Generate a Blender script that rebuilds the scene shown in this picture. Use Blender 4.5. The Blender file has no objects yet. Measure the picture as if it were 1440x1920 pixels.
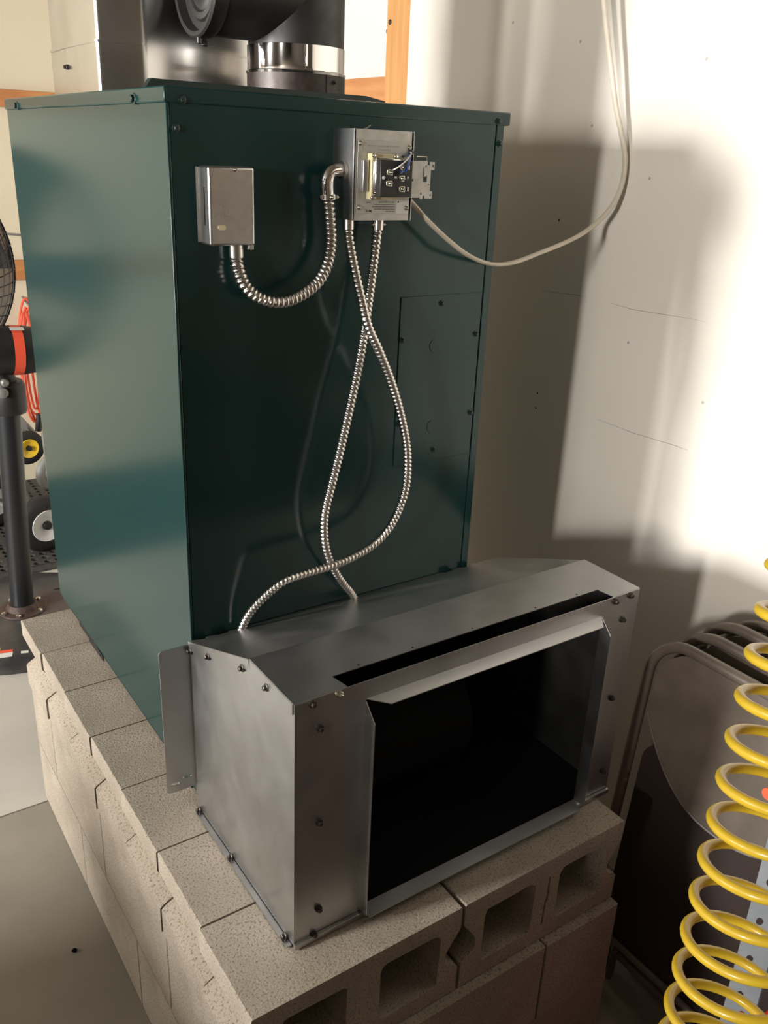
import bpy, bmesh, math, random
from mathutils import Vector, Matrix

random.seed(11)
scene = bpy.context.scene
col = scene.collection
V = Vector
PI = math.pi

# ------------------------------------------------------------------ camera, light, exposure
# All coordinates below are in metres with z = 0 on top of the block platform;
# everything is lifted by LIFT at the end so that the floor lies at z = 0.
LIFT = 0.583
FLOOR = -LIFT

cam_data = bpy.data.cameras.new('camera')
cam = bpy.data.objects.new('camera', cam_data)
col.objects.link(cam)
cam_data.sensor_fit = 'HORIZONTAL'
cam_data.sensor_width = 36.0
cam_data.lens = 36.0 * 1649.5 / 1440.0
cam_data.clip_start = 0.02
R_, U_, F_ = V((0.82780027, -0.5595023, 0.04127822)), V((0.18072826, 0.33559976, 0.92450533)), V((0.53111581, 0.75784562, -0.37892745))
cam.matrix_world = Matrix(((R_.x, U_.x, -F_.x, -0.38715), (R_.y, U_.y, -F_.y, -0.82578), (R_.z, U_.z, -F_.z, 1.17085), (0, 0, 0, 1)))
scene.camera = cam

world = bpy.data.worlds.new('world')
scene.world = world
world.use_nodes = True
wn = world.node_tree.nodes
wn['Background'].inputs[0].default_value = (0.75, 0.86, 1.0, 1)
wn['Background'].inputs[1].default_value = 3.0

# daylight at the windows of the left wall: (name, y, z, width, height, watts, colour)
XL = -4.2
WINDOWS = [('daylight_near', 0.95, 1.36, 0.60, 0.85, 345, (1.0, 0.985, 0.955)),
           ('daylight_front', -1.60, 1.34, 0.32, 0.80, 190, (1.0, 0.96, 0.90)),
           ('daylight_rear', 2.75, 1.35, 1.00, 1.20, 80, (1.0, 0.96, 0.90))]
for nm, y, z, w, h, watts, c in WINDOWS:
    ld = bpy.data.lights.new(nm, 'AREA')
    ld.shape = 'RECTANGLE'
    ld.size = h
    ld.size_y = w
    ld.energy = watts
    ld.color = c
    lo = bpy.data.objects.new(nm, ld)
    col.objects.link(lo)
    lo.location = (XL - 0.05, y, z)
    lo.rotation_euler = (0, -PI / 2, 0)

vs = scene.view_settings
vs.view_transform = 'Standard'
vs.look = 'None'
vs.exposure = 0.0
vs.gamma = 1.0
vs.use_curve_mapping = False
scene.cycles.use_denoising = True
scene.cycles.max_bounces = 10
scene.cycles.diffuse_bounces = 5
scene.cycles.glossy_bounces = 5
scene.cycles.blur_glossy = 0.6
scene.cycles.sample_clamp_indirect = 6.0


# ------------------------------------------------------------------ materials
def srgb(r, g, b):
    f = lambda c: (c / 255 / 12.92) if c / 255 <= 0.04045 else ((c / 255 + 0.055) / 1.055) ** 2.4
    return (f(r), f(g), f(b), 1.0)


def mat(name, color, rough=0.5, metal=0.0, spec=0.5, noise=None, color2=None, bump=0.0, bump_scale=200.0,
        stretch=(1, 1, 1), rough_var=0.0, coat=0.0, detail=4.0, lo=0.35, hi=0.65):
    """noise: scale of the colour variation between color and color2"""
    m = bpy.data.materials.new(name)
    m.use_nodes = True
    nt = m.node_tree
    n = nt.nodes
    b = n['Principled BSDF']
    b.inputs['Base Color'].default_value = color
    b.inputs['Roughness'].default_value = rough
    b.inputs['Metallic'].default_value = metal
    b.inputs['Specular IOR Level'].default_value = spec
    b.inputs['Coat Weight'].default_value = coat
    b.inputs['Coat Roughness'].default_value = 0.08
    if noise or bump or rough_var:
        tc = n.new('ShaderNodeTexCoord')
        mp = n.new('ShaderNodeMapping')
        mp.inputs['Scale'].default_value = stretch
        nt.links.new(tc.outputs['Object'], mp.inputs['Vector'])
    if noise:
        tx = n.new('ShaderNodeTexNoise')
        tx.inputs['Scale'].default_value = noise
        tx.inputs['Detail'].default_value = detail
        nt.links.new(mp.outputs[0], tx.inputs['Vector'])
        rp = n.new('ShaderNodeValToRGB')
        rp.color_ramp.elements[0].position = lo
        rp.color_ramp.elements[1].position = hi
        rp.color_ramp.elements[0].color = color2
        rp.color_ramp.elements[1].color = color
        nt.links.new(tx.outputs['Fac'], rp.inputs['Fac'])
        nt.links.new(rp.outputs['Color'], b.inputs['Base Color'])
        if rough_var:
            mr = n.new('ShaderNodeMapRange')
            mr.inputs['From Min'].default_value = 0.3
            mr.inputs['From Max'].default_value = 0.7
            mr.inputs['To Min'].default_value = rough - rough_var
            mr.inputs['To Max'].default_value = rough + rough_var
            nt.links.new(tx.outputs['Fac'], mr.inputs['Value'])
            nt.links.new(mr.outputs[0], b.inputs['Roughness'])
    if bump:
        t2 = n.new('ShaderNodeTexNoise')
        t2.inputs['Scale'].default_value = bump_scale
        t2.inputs['Detail'].default_value = 5.0
        nt.links.new(mp.outputs[0], t2.inputs['Vector'])
        bp = n.new('ShaderNodeBump')
        bp.inputs['Strength'].default_value = bump
        bp.inputs['Distance'].default_value = 0.004
        nt.links.new(t2.outputs['Fac'], bp.inputs['Height'])
        nt.links.new(bp.outputs['Normal'], b.inputs['Normal'])
    return m


def block_mat(name, base, dark, speck):
    """porous block concrete: mottled sand colour with small dark pores"""
    m = mat(name, base, 0.92, spec=0.2, noise=9.0, color2=dark, bump=0.28, bump_scale=330.0)
    nt = m.node_tree
    n = nt.nodes
    b = n['Principled BSDF']
    src = b.inputs['Base Color'].links[0].from_socket
    tc = n.new('ShaderNodeTexCoord')
    vo = n.new('ShaderNodeTexNoise')
    vo.inputs['Scale'].default_value = 260.0
    vo.inputs['Detail'].default_value = 2.0
    nt.links.new(tc.outputs['Object'], vo.inputs['Vector'])
    rp = n.new('ShaderNodeValToRGB')
    rp.color_ramp.elements[0].position = 0.34
    rp.color_ramp.elements[1].position = 0.46
    nt.links.new(vo.outputs['Fac'], rp.inputs['Fac'])
    mx = n.new('ShaderNodeMix')
    mx.data_type = 'RGBA'
    nt.links.new(rp.outputs['Color'], mx.inputs[0])
    mx.inputs[6].default_value = speck
    nt.links.new(src, mx.inputs[7])
    nt.links.new(mx.outputs[2], b.inputs['Base Color'])
    return m


def wood_mat(name, light, dark, stretch):
    m = mat(name, light, 0.55, noise=3.0, color2=dark, stretch=stretch, detail=6.0, lo=0.3, hi=0.7, bump=0.05, bump_scale=30)
    return m


def wall_mat(name, light, dark):
    """white painted plywood with faint horizontal grain"""
    m = mat(name, light, 0.5, spec=0.35, noise=2.0, color2=dark, stretch=(1, 0.6, 1.0), lo=0.25, hi=0.75, bump=0.06, bump_scale=24.0)
    nt = m.node_tree
    n = nt.nodes
    for nd in n:
        if nd.type == 'BUMP':
            tx = nd.inputs['Height'].links[0].from_node
            mp = n.new('ShaderNodeMapping')
            mp.inputs['Scale'].default_value = (1, 0.25, 6.0)
            tc = n.new('ShaderNodeTexCoord')
            nt.links.new(tc.outputs['Object'], mp.inputs['Vector'])
            nt.links.new(mp.outputs[0], tx.inputs['Vector'])
    return m


M = {}
M['green'] = mat('green_enamel', (0.0075, 0.034, 0.0325, 1), 0.18, spec=0.36, bump=0.008, bump_scale=420)
M['green_dark'] = mat('dark_green_enamel', (0.006, 0.022, 0.019, 1), 0.4)  # darker green for rails, rim, fold line and knockouts
M['galv'] = mat('galvanised_sheet', (0.55, 0.545, 0.54, 1), 0.36, 1.0, noise=16.0, color2=(0.49, 0.487, 0.485, 1), rough_var=0.03, detail=8, lo=0.2, hi=0.8)
M['galv_bright'] = mat('bright_galvanised_duct', (0.66, 0.645, 0.62, 1), 0.22, 1.0, noise=8.0, color2=(0.58, 0.565, 0.54, 1), rough_var=0.05)
M['galv_dull'] = mat('dull_zinc_sheet', (0.50, 0.49, 0.46, 1), 0.5, 0.75, noise=60.0, color2=(0.40, 0.39, 0.36, 1))
M['alu'] = mat('aluminium_box', (0.60, 0.59, 0.57, 1), 0.30, 1.0, noise=70.0, color2=(0.54, 0.53, 0.51, 1))
M['conduit'] = mat('conduit_steel', (0.66, 0.63, 0.59, 1), 0.24, 1.0)
M['chrome'] = mat('polished_steel', (0.82, 0.79, 0.75, 1), 0.07, 1.0)
M['zinc_screw'] = mat('zinc_screw', (0.62, 0.60, 0.52, 1), 0.25, 1.0)
M['dark_screw'] = mat('dark_screw', (0.055, 0.045, 0.038, 1), 0.42, 0.6)
M['green_screw'] = mat('painted_screw', (0.010, 0.026, 0.023, 1), 0.35)
M['black_iron'] = mat('black_stovepipe', (0.014, 0.0135, 0.013, 1), 0.42, spec=0.5, noise=30, color2=(0.020, 0.018, 0.017, 1), rough_var=0.08)
M['brown_iron'] = mat('brown_flue_collar', (0.050, 0.036, 0.030, 1), 0.42, 0.3, noise=90, color2=(0.030, 0.022, 0.019, 1))
M['black'] = mat('black_paint', (0.012, 0.013, 0.015, 1), 0.35)
M['black_plastic'] = mat('black_plastic', (0.010, 0.010, 0.010, 1), 0.45)
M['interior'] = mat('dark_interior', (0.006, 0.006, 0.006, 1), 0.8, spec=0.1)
M['rubber'] = mat('tyre_rubber', (0.012, 0.012, 0.012, 1), 0.7, bump=0.1, bump_scale=200)
M['mat_rubber'] = mat('mat_rubber', (0.035, 0.032, 0.03, 1), 0.75, noise=40, color2=(0.06, 0.055, 0.05, 1))
M['white_plastic'] = mat('white_plastic', (0.62, 0.62, 0.62, 1), 0.45)
M['grey_metal'] = mat('grey_steel', (0.22, 0.215, 0.20, 1), 0.5, 0.3)
M['grey_rubber'] = mat('grey_rubber', (0.25, 0.25, 0.23, 1), 0.6)
M['cream_plastic'] = mat('cream_plastic', (0.78, 0.68, 0.46, 1), 0.4)
M['cream_varnish'] = mat('varnished_lamination', (0.50, 0.44, 0.26, 1), 0.35)
M['cable'] = mat('white_cable_sheath', (0.64, 0.57, 0.46, 1), 0.45, noise=20, color2=(0.56, 0.50, 0.40, 1))
M['blue'] = mat('blue_wire', (0.02, 0.06, 0.35, 1), 0.35)
M['wire_white'] = mat('white_wire', (0.6, 0.58, 0.54, 1), 0.4)
M['copper'] = mat('green_ground_wire', (0.03, 0.05, 0.03, 1), 0.4)
M['print'] = mat('grey_print', (0.16, 0.155, 0.15, 1), 0.6)
M['print_black'] = mat('black_print', (0.02, 0.02, 0.02, 1), 0.6)
M['print_faint'] = mat('faint_print', (0.27, 0.265, 0.25, 1), 0.6)
M['label_white'] = mat('white_label', (0.60, 0.59, 0.55, 1), 0.5)
M['label_dull'] = mat('dull_nameplate', (0.42, 0.41, 0.37, 1), 0.45, 0.5)
M['orange_cord'] = mat('orange_cord', (0.75, 0.11, 0.055, 1), 0.4)
M['red'] = mat('red_plastic', (0.50, 0.02, 0.015, 1), 0.4)
M['red_tape'] = mat('red_tape', (0.72, 0.085, 0.04, 1), 0.45)
M['yellow'] = mat('yellow_hose', (0.66, 0.45, 0.03, 1), 0.32, spec=0.5, coat=0.15)
M['yellow_plastic'] = mat('yellow_plastic', (0.75, 0.5, 0.03, 1), 0.4)
M['chair'] = mat('taupe_chair_enamel', (0.160, 0.128, 0.102, 1), 0.36, spec=0.5, noise=14, color2=(0.125, 0.100, 0.080, 1), rough_var=0.05)
M['chair_seat'] = mat('dark_brown_seat', (0.030, 0.017, 0.013, 1), 0.6, bump=0.05, bump_scale=300)  # plain dark brown, much darker than the frame
M['strut'] = mat('galvanised_strut', (0.50, 0.53, 0.56, 1), 0.45, 0.55, noise=20, color2=(0.42, 0.45, 0.48, 1))
M['base_steel'] = mat('worn_grey_base', (0.12, 0.115, 0.115, 1), 0.32, 0.5, noise=7, color2=(0.07, 0.067, 0.068, 1), rough_var=0.08)
M['rust'] = mat('rusty_flange', (0.10, 0.06, 0.045, 1), 0.6, 0.3, noise=60, color2=(0.05, 0.035, 0.03, 1))
M['block'] = block_mat('concrete_block', (0.42, 0.360, 0.290, 1), (0.34, 0.290, 0.230, 1), (0.20, 0.17, 0.13, 1))
M['floor'] = mat('grey_concrete_floor', (0.30, 0.275, 0.225, 1), 0.6, spec=0.4, noise=2.2, color2=(0.22, 0.20, 0.165, 1), bump=0.04, bump_scale=90)
M['floor_daylit'] = mat('daylit_concrete_floor', (0.50, 0.48, 0.43, 1), 0.45, spec=0.5, noise=3.0, color2=(0.42, 0.40, 0.36, 1), bump=0.03, bump_scale=90)  # paler tone puts the daylight on the back floor into the colour
M['wall'] = wall_mat('white_painted_plywood', (0.80, 0.755, 0.68, 1), (0.74, 0.69, 0.61, 1))
M['wall_cream'] = wall_mat('cream_painted_wall', (0.64, 0.575, 0.43, 1), (0.60, 0.535, 0.40, 1))
M['wall_dark'] = mat('brown_garage_wall', (0.07, 0.055, 0.042, 1), 0.7, noise=2, color2=(0.045, 0.036, 0.028, 1))
M['ceiling'] = mat('ceiling_board', (0.12, 0.10, 0.08, 1), 0.8)
M['wood_v'] = wood_mat('pine_post', (0.62, 0.33, 0.12, 1), (0.52, 0.245, 0.08, 1), (14, 14, 1.5))
M['wood_h'] = wood_mat('pine_girt', (0.58, 0.27, 0.10, 1), (0.46, 0.19, 0.065, 1), (14, 1.5, 14))
M['wood_x'] = wood_mat('pine_girt_back', (0.50, 0.22, 0.075, 1), (0.38, 0.15, 0.05, 1), (1.5, 14, 14))
M['carton'] = mat('brown_cardboard', (0.17, 0.105, 0.06, 1), 0.8)
M['carton_tape'] = mat('parcel_tape', (0.22, 0.14, 0.07, 1), 0.4)
M['crack'] = mat('plywood_check', (0.30, 0.26, 0.21, 1), 0.9)
M['nail'] = mat('painted_nail', (0.45, 0.42, 0.37, 1), 0.6)
M['sticker'] = mat('orange_dot_sticker', (0.75, 0.14, 0.06, 1), 0.5)


# ------------------------------------------------------------------ mesh helpers
def frame_from(d):
    d = V(d).normalized()
    a = V((0, 0, 1)) if abs(d.z) < 0.9 else V((1, 0, 0))
    u = a.cross(d).normalized()
    return u, d.cross(u)


class G:
    def __init__(self):
        self.bm = bmesh.new()
        self.boxed = False

    def box(self, x0, x1, y0, y1, z0, z1, bev=0.0, seg=2):
        vs_ = [self.bm.verts.new((x, y, z)) for z in (z0, z1) for y in (y0, y1) for x in (x0, x1)]
        fs = [self.bm.faces.new([vs_[i] for i in f]) for f in
              ((0, 2, 3, 1), (4, 5, 7, 6), (0, 1, 5, 4), (2, 6, 7, 3), (0, 4, 6, 2), (1, 3, 7, 5))]
        if bev:
            self.boxed = True
            ed = list({e for f in fs for e in f.edges})
            bmesh.ops.bevel(self.bm, geom=ed, offset=bev, segments=seg, affect='EDGES', profile=0.5)
        return self

    def loft(self, rings, close=True, cap=True):
        rv = [[self.bm.verts.new(p) for p in r] for r in rings]
        n = len(rv[0])
        for a, b in zip(rv, rv[1:]):
            for i in range(n if close else n - 1):
                j = (i + 1) % n
                self.bm.faces.new((a[i], a[j], b[j], b[i]))
        if cap:
            self.bm.faces.new(list(reversed(rv[0])))
            self.bm.faces.new(rv[-1])
        return self

    def lathe(self, origin, axis, prof, n=24, cap=True):
        """prof: list of (distance along axis, radius)"""
        o = V(origin)
        d = V(axis).normalized()
        u, w = frame_from(d)
        rings = [[o + d * h + (u * math.cos(2 * PI * i / n) + w * math.sin(2 * PI * i / n)) * max(r, 1e-5) for i in range(n)] for h, r in prof]
        return self.loft(rings, True, cap)

    def cyl(self, p0, p1, r, n=16, r1=None):
        p0, p1 = V(p0), V(p1)
        return self.lathe(p0, p1 - p0, [(0, r), ((p1 - p0).length, r if r1 is None else r1)], n)

    def tube(self, pts, r, n=10, cap=True, flat=None, closed=False):
        """r: number or function of (arc length, angle); flat = (scale across, scale along) of the section"""
        pts = [V(p) for p in pts]
        N = len(pts)
        tan = []
        for i in range(N):
            if closed:
                t = pts[(i + 1) % N] - pts[i - 1]
            else:
                t = pts[min(i + 1, N - 1)] - pts[max(i - 1, 0)]
            tan.append(t.normalized())
        u, w = frame_from(tan[0])
        s = 0.0
        rings = []
        for i in range(N):
            if i:
                s += (pts[i] - pts[i - 1]).length
                ax = tan[i - 1].cross(tan[i])
                if ax.length > 1e-9:
                    q = Matrix.Rotation(tan[i - 1].angle(tan[i]), 3, ax.normalized())
                    u = q @ u
                u = (u - tan[i] * u.dot(tan[i])).normalized()
            w = tan[i].cross(u)
            fa, fb = flat or (1, 1)
            ring = []
            for k in range(n):
                a = 2 * PI * k / n
                rr = r(s, a) if callable(r) else r
                ring.append(pts[i] + (u * math.cos(a) * fa + w * math.sin(a) * fb) * rr)
            rings.append(ring)
        if closed:
            rings.append(rings[0])
            self.loft(rings, True, False)
            bmesh.ops.remove_doubles(self.bm, verts=self.bm.verts, dist=1e-6)
            return self
        return self.loft(rings, True, cap)

    def plate(self, outer, holes, origin, u, v, thick):
        """flat sheet: outline and holes as 2D loops in the frame origin + a*u + b*v, given thickness along u x v"""
        o, u, v = V(origin), V(u), V(v)
        nrm = u.cross(v).normalized()
        tmp = bmesh.new()
        for lp in [outer] + list(holes):
            vv = [tmp.verts.new(o + u * a + v * b) for a, b in lp]
            for i in range(len(vv)):
                tmp.edges.new((vv[i], vv[(i + 1) % len(vv)]))
        bmesh.ops.triangle_fill(tmp, use_beauty=True, use_dissolve=False, edges=tmp.edges[:], normal=nrm)
        r = bmesh.ops.extrude_face_region(tmp, geom=tmp.faces[:])
        nv = [e for e in r['geom'] if isinstance(e, bmesh.types.BMVert)]
        bmesh.ops.translate(tmp, verts=nv, vec=nrm * thick)
        bmesh.ops.recalc_face_normals(tmp, faces=tmp.faces[:])
        me = bpy.data.meshes.new('tmp')
        tmp.to_mesh(me)
        tmp.free()
        self.bm.from_mesh(me)
        bpy.data.meshes.remove(me)
        return self

    def mesh(self, name, m, smooth=38, shift=None):
        bmesh.ops.recalc_face_normals(self.bm, faces=self.bm.faces[:])
        me = bpy.data.meshes.new(name)
        self.bm.to_mesh(me)
        self.bm.free()
        if shift is not None:
            me.transform(Matrix.Translation(-V(shift)))
        me.materials.append(m)
        if smooth:
            me.shade_smooth()
            me.set_sharp_from_angle(angle=math.radians(smooth))
            if self.boxed:      # keep the large faces of bevelled sheets flat
                for p in me.polygons:
                    if max(abs(c) for c in p.normal) > 0.9999:
                        p.use_smooth = False
        return me


ORG = {}
PEB = (-0.080, 0.789)


def tag(o, label=None, cat=None, group=None, kind=None):
    if label:
        o['label'] = label
    if cat:
        o['category'] = cat
    if group:
        o['group'] = group
    if kind:
        o['kind'] = kind
    return o


def thing(name, loc, label, cat, group=None, kind=None):
    o = bpy.data.objects.new(name, None)
    o.empty_display_size = 0.1
    col.objects.link(o)
    o.location = loc
    ORG[o.name] = V(loc)
    return tag(o, label, cat, group, kind)


def part(name, g, m, parent=None, loc=None, smooth=38, label=None, kind=None):
    """links one mesh object; geometry is given in scene coordinates"""
    if parent is not None:
        org = ORG[parent.name]
    else:
        org = V(loc) if loc is not None else V((0, 0, 0))
    me = g.mesh(name, m, smooth, org)
    o = bpy.data.objects.new(name, me)
    col.objects.link(o)
    if parent is not None:
        o.parent = parent
    else:
        o.location = org
    ORG[o.name] = org
    if label:
        o['label'] = label
    if kind:
        o['kind'] = kind
    return o


def place(name, me, parent, pos, axis=None, roll=0.0):
    """an object sharing mesh data, its +Z turned to axis"""
    o = bpy.data.objects.new(name, me)
    col.objects.link(o)
    org = ORG[parent.name] if parent is not None else V((0, 0, 0))
    o.parent = parent
    o.location = V(pos) - org
    if axis is not None:
        q = V(axis).to_track_quat('Z', 'Y')
        o.rotation_mode = 'QUATERNION'
        o.rotation_quaternion = q @ Matrix.Rotation(roll, 3, 'Z').to_quaternion()
    ORG[o.name] = org
    return o


SCREW_ME = {}


def screw(parent, pos, axis, r=0.0055, m='dark_screw', slot=False, name='screw'):
    key = (r, m, slot)
    if key not in SCREW_ME:
        g = G()
        g.lathe((0, 0, -0.002), (0, 0, 1), [(0, r * 1.25), (0.0028, r * 1.3), (0.0036, r * 1.05)], 12)
        if slot:
            g.lathe((0, 0, 0.0012), (0, 0, 1), [(0, r * 1.0), (0.0018, r * 0.9), (0.003, r * 0.5)], 12)
            g.box(-r * 0.8, r * 0.8, -r * 0.12, r * 0.12, 0.003, 0.0046)
        else:
            g.lathe((0, 0, 0.0014), (0, 0, 1), [(0, r * 0.85), (0.0042, r * 0.85), (0.0050, r * 0.6)], 6)
        SCREW_ME[key] = g.mesh(name, M[m], 30)
    return place(name, SCREW_ME[key], parent, pos, axis, random.random() * 3)


def catmull(pts, sub=12):
    P = [V(p) for p in pts]
    P = [P[0] * 2 - P[1]] + P + [P[-1] * 2 - P[-2]]
    out = []
    for i in range(1, len(P) - 2):
        a, b, c, d = P[i - 1], P[i], P[i + 1], P[i + 2]
        for k in range(sub):
            t = k / sub
            out.append(0.5 * ((2 * b) + (c - a) * t + (2 * a - 5 * b + 4 * c - d) * t * t + (3 * b - a - 3 * c + d) * t ** 3))
    out.append(P[-2])
    return out


def resample(pts, step):
    out = [pts[0].copy()]
    acc = 0.0
    for a, b in zip(pts, pts[1:]):
        L = (b - a).length
        pos = step - acc
        while pos <= L:
            out.append(a.lerp(b, pos / L))
            pos += step
        acc = (acc + L) % step if L else acc
    return out


def rrect(x0, x1, y0, y1, r, seg=4):
    pts = []
    for cx, cy, a0 in ((x1 - r, y0 + r, -90), (x1 - r, y1 - r, 0), (x0 + r, y1 - r, 90), (x0 + r, y0 + r, 180)):
        for k in range(seg + 1):
            a = math.radians(a0 + 90 * k / seg)
            pts.append((cx + r * math.cos(a), cy + r * math.sin(a)))
    return pts


def circle2(cx, cy, r, n=12, ry=None):
    return [(cx + r * math.cos(2 * PI * i / n), cy + (ry or r) * math.sin(2 * PI * i / n)) for i in range(n)]


def text_part(body, m, parent, pos, size, u, v, name='lettering', ext=0.0002):
    """flat lettering in the plane spanned by u (reading direction) and v (up)"""
    c = bpy.data.curves.new('t', 'FONT')
    c.body = body
    c.size = size
    c.extrude = ext
    c.resolution_u = 2
    o = bpy.data.objects.new('t', c)
    col.objects.link(o)
    bpy.context.view_layer.update()
    me = bpy.data.meshes.new_from_object(o.evaluated_get(bpy.context.evaluated_depsgraph_get()))
    bpy.data.objects.remove(o)
    bpy.data.curves.remove(c)
    u, v = V(u), V(v)
    n = u.cross(v)
    org = ORG[parent.name]
    mt = Matrix(((u.x, v.x, n.x, pos[0] - org.x), (u.y, v.y, n.y, pos[1] - org.y), (u.z, v.z, n.z, pos[2] - org.z), (0, 0, 0, 1)))
    me.transform(mt)
    me.materials.clear()
    me.materials.append(m)
    t = bpy.data.objects.new(name, me)
    col.objects.link(t)
    t.parent = parent
    return t


# ------------------------------------------------------------------ the room
XW, YB, YF, ZC = 1.2, 4.0, -4.0, FLOOR + 2.75

g = G().box(XL - 0.2, XW + 0.3, YF - 0.2, 1.335, FLOOR - 0.10, FLOOR)
floor = tag(part('floor', g, M['floor']), 'grey concrete garage floor', None, None, 'structure')
g = G().box(XL - 0.2, XW + 0.3, 1.341, YB + 0.2, FLOOR - 0.10, FLOOR)
part('slab', g, M['floor_daylit'], floor, label='concrete floor at the back, paler to carry the daylight on it')
g = G().box(XL - 0.2, XW + 0.3, 1.335, 1.341, FLOOR - 0.10, FLOOR - 0.006)
part('slab_joint', g, M['floor'], floor)
g = G().box(XL - 0.2, XW + 0.3, YF - 0.2, YB + 0.2, ZC, ZC + 0.1)
tag(part('ceiling', g, M['ceiling']), 'ceiling of the garage', None, None, 'structure')

# right wall: painted plywood sheet up to a bare pine post, recessed white panel beyond
g = G().box(XW, XW + 0.10, YF, 1.42, FLOOR, ZC)
wr = tag(part('wall_right', g, M['wall']), 'white painted plywood wall beside the furnace', None, None, 'structure')
g = G().box(XW + 0.045, XW + 0.10, 1.42, YB, FLOOR, ZC)
part('recessed_panel', g, M['wall'], wr, label='white panel set back between pine boards')
g = G().box(XW + 0.008, XW + 0.044, 1.421, 1.462, FLOOR, ZC, 0.002)
part('post_edge_strip', g, M['wood_v'], wr)
g = G().box(XW + 0.010, XW + 0.044, 1.4635, 1.548, FLOOR, ZC, 0.002)
part('post', g, M['wood_v'], wr, label='bare pine post')
g = G().box(XW + 0.012, XW + 0.044, 1.549, YB - 0.04, 1.27, 1.374, 0.002)
part('girt', g, M['wood_h'], wr, label='bare pine board')
g = G().lathe((XW + 0.011, 1.531, 1.512), (-1, 0, 0), [(0, 0.0075), (0.0022, 0.0075), (0.003, 0.004)], 12)
part('knot', g, M['dark_screw'], wr, label='dark round knot')
g = G().tube(catmull([(XW + 0.040, 1.56, 1.512), (XW + 0.036, 1.575, 1.507), (XW + 0.036, 1.587, 1.494), (XW + 0.040, 1.578, 1.480)], 6), 0.0016, 6)
part('hook_wire', g, M['black'], wr, label='small black wire hook')
nail_me = G().lathe((0, 0, -0.002), (0, 0, 1), [(0, 0.0034), (0.0022, 0.0034), (0.0026, 0.002)], 10).mesh('nail', M['nail'], 30)
nail_dark = G().lathe((0, 0, -0.002), (0, 0, 1), [(0, 0.0028), (0.0022, 0.0028), (0.0026, 0.002)], 10).mesh('nail', M['dark_screw'], 30)
for i, (y, z) in enumerate([(0.992, 1.469), (0.761, 1.414), (0.415, 1.363), (0.766, 1.036), (0.696, 1.243), (0.512, 1.141), (0.774, 0.611),
                            (0.774, 0.572), (0.505, 0.793), (0.284, 0.708)]):
    place('nail', nail_dark if i in (3, 6, 7) else nail_me, wr, (XW, y, z), (-1, 0, 0))
for pts in ([(0.80, 0.868), (0.74, 0.870), (0.682, 0.873), (0.66, 0.872)], [(0.57, 0.871), (0.508, 0.867), (0.42, 0.870), (0.35, 0.873), (0.31, 0.872)],
            [(0.564, 0.597), (0.45, 0.594), (0.335, 0.598), (0.30, 0.597)]):
    g = G()
    g.loft([[V((XW - 0.0004, y, z - w)), V((XW - 0.0004, y, z + w)), V((XW + 0.001, y, z + w)), V((XW + 0.001, y, z - w))]
            for (y, z), w in zip(pts, (0.0002, 0.0005, 0.0005, 0.0002, 0.0001))])
    part('grain_crack', g, M['crack'], wr, smooth=0)

# back wall with two bare pine girts
g = G().box(XL, XW + 0.045, YB, YB + 0.1, FLOOR, ZC)
wb = tag(part('wall_back', g, M['wall_cream']), 'cream painted wall at the far end', None, None, 'structure')
for z0, z1 in ((1.292, 1.368), (0.495, 0.590)):
    g = G().box(XL + 0.02, XW + 0.04, YB - 0.035, YB, z0, z1, 0.002)
    part('girt', g, M['wood_x'], wb, label='bare pine board')
g = G().tube([(0.45, YB - 0.004, 0.735), (0.78, YB - 0.006, 0.70), (1.0, YB - 0.004, 0.66)], 0.006, 6)
part('wire', g, M['grey_metal'], wb)
g = G().box(XL - 0.1, XW + 0.1, YF - 0.1, YF, FLOOR, ZC)
tag(part('wall_front', g, M['wall_dark']), 'dark garage wall behind the viewer', None, None, 'structure')

# left wall with the window openings
g = G()
ys = sorted([(y - w / 2, y + w / 2, z - h / 2, z + h / 2) for _, y, z, w, h, _, _ in WINDOWS])
cur = YF
for y0, y1, z0, z1 in ys:
    g.box(XL - 0.1, XL, cur, y0, FLOOR, ZC)
    g.box(XL - 0.1, XL, y0, y1, FLOOR, z0)
    g.box(XL - 0.1, XL, y0, y1, z1, ZC)
    cur = y1
g.box(XL - 0.1, XL, cur, YB, FLOOR, ZC)
tag(part('wall_left', g, M['wall_dark']), 'dark wall with windows on the far left', None, None, 'structure')
for i, (y0, y1, z0, z1) in enumerate(ys):
    t = thing('window_%d' % (i + 1), (XL, (y0 + y1) / 2, z0), 'window in the far left wall', None, None, 'structure')
    f = G()
    f.box(XL, XL + 0.02, y0 - 0.06, y0, z0 - 0.06, z1 + 0.06)
    f.box(XL, XL + 0.02, y1, y1 + 0.06, z0 - 0.06, z1 + 0.06)
    f.box(XL, XL + 0.02, y0, y1, z1, z1 + 0.06)
    f.box(XL, XL + 0.02, y0, y1, z0 - 0.06, z0)
    part('window_frame', f, M['wood_v'], t)

# ------------------------------------------------------------------ block platform
BL, BH = 0.3965, 0.1937


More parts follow.
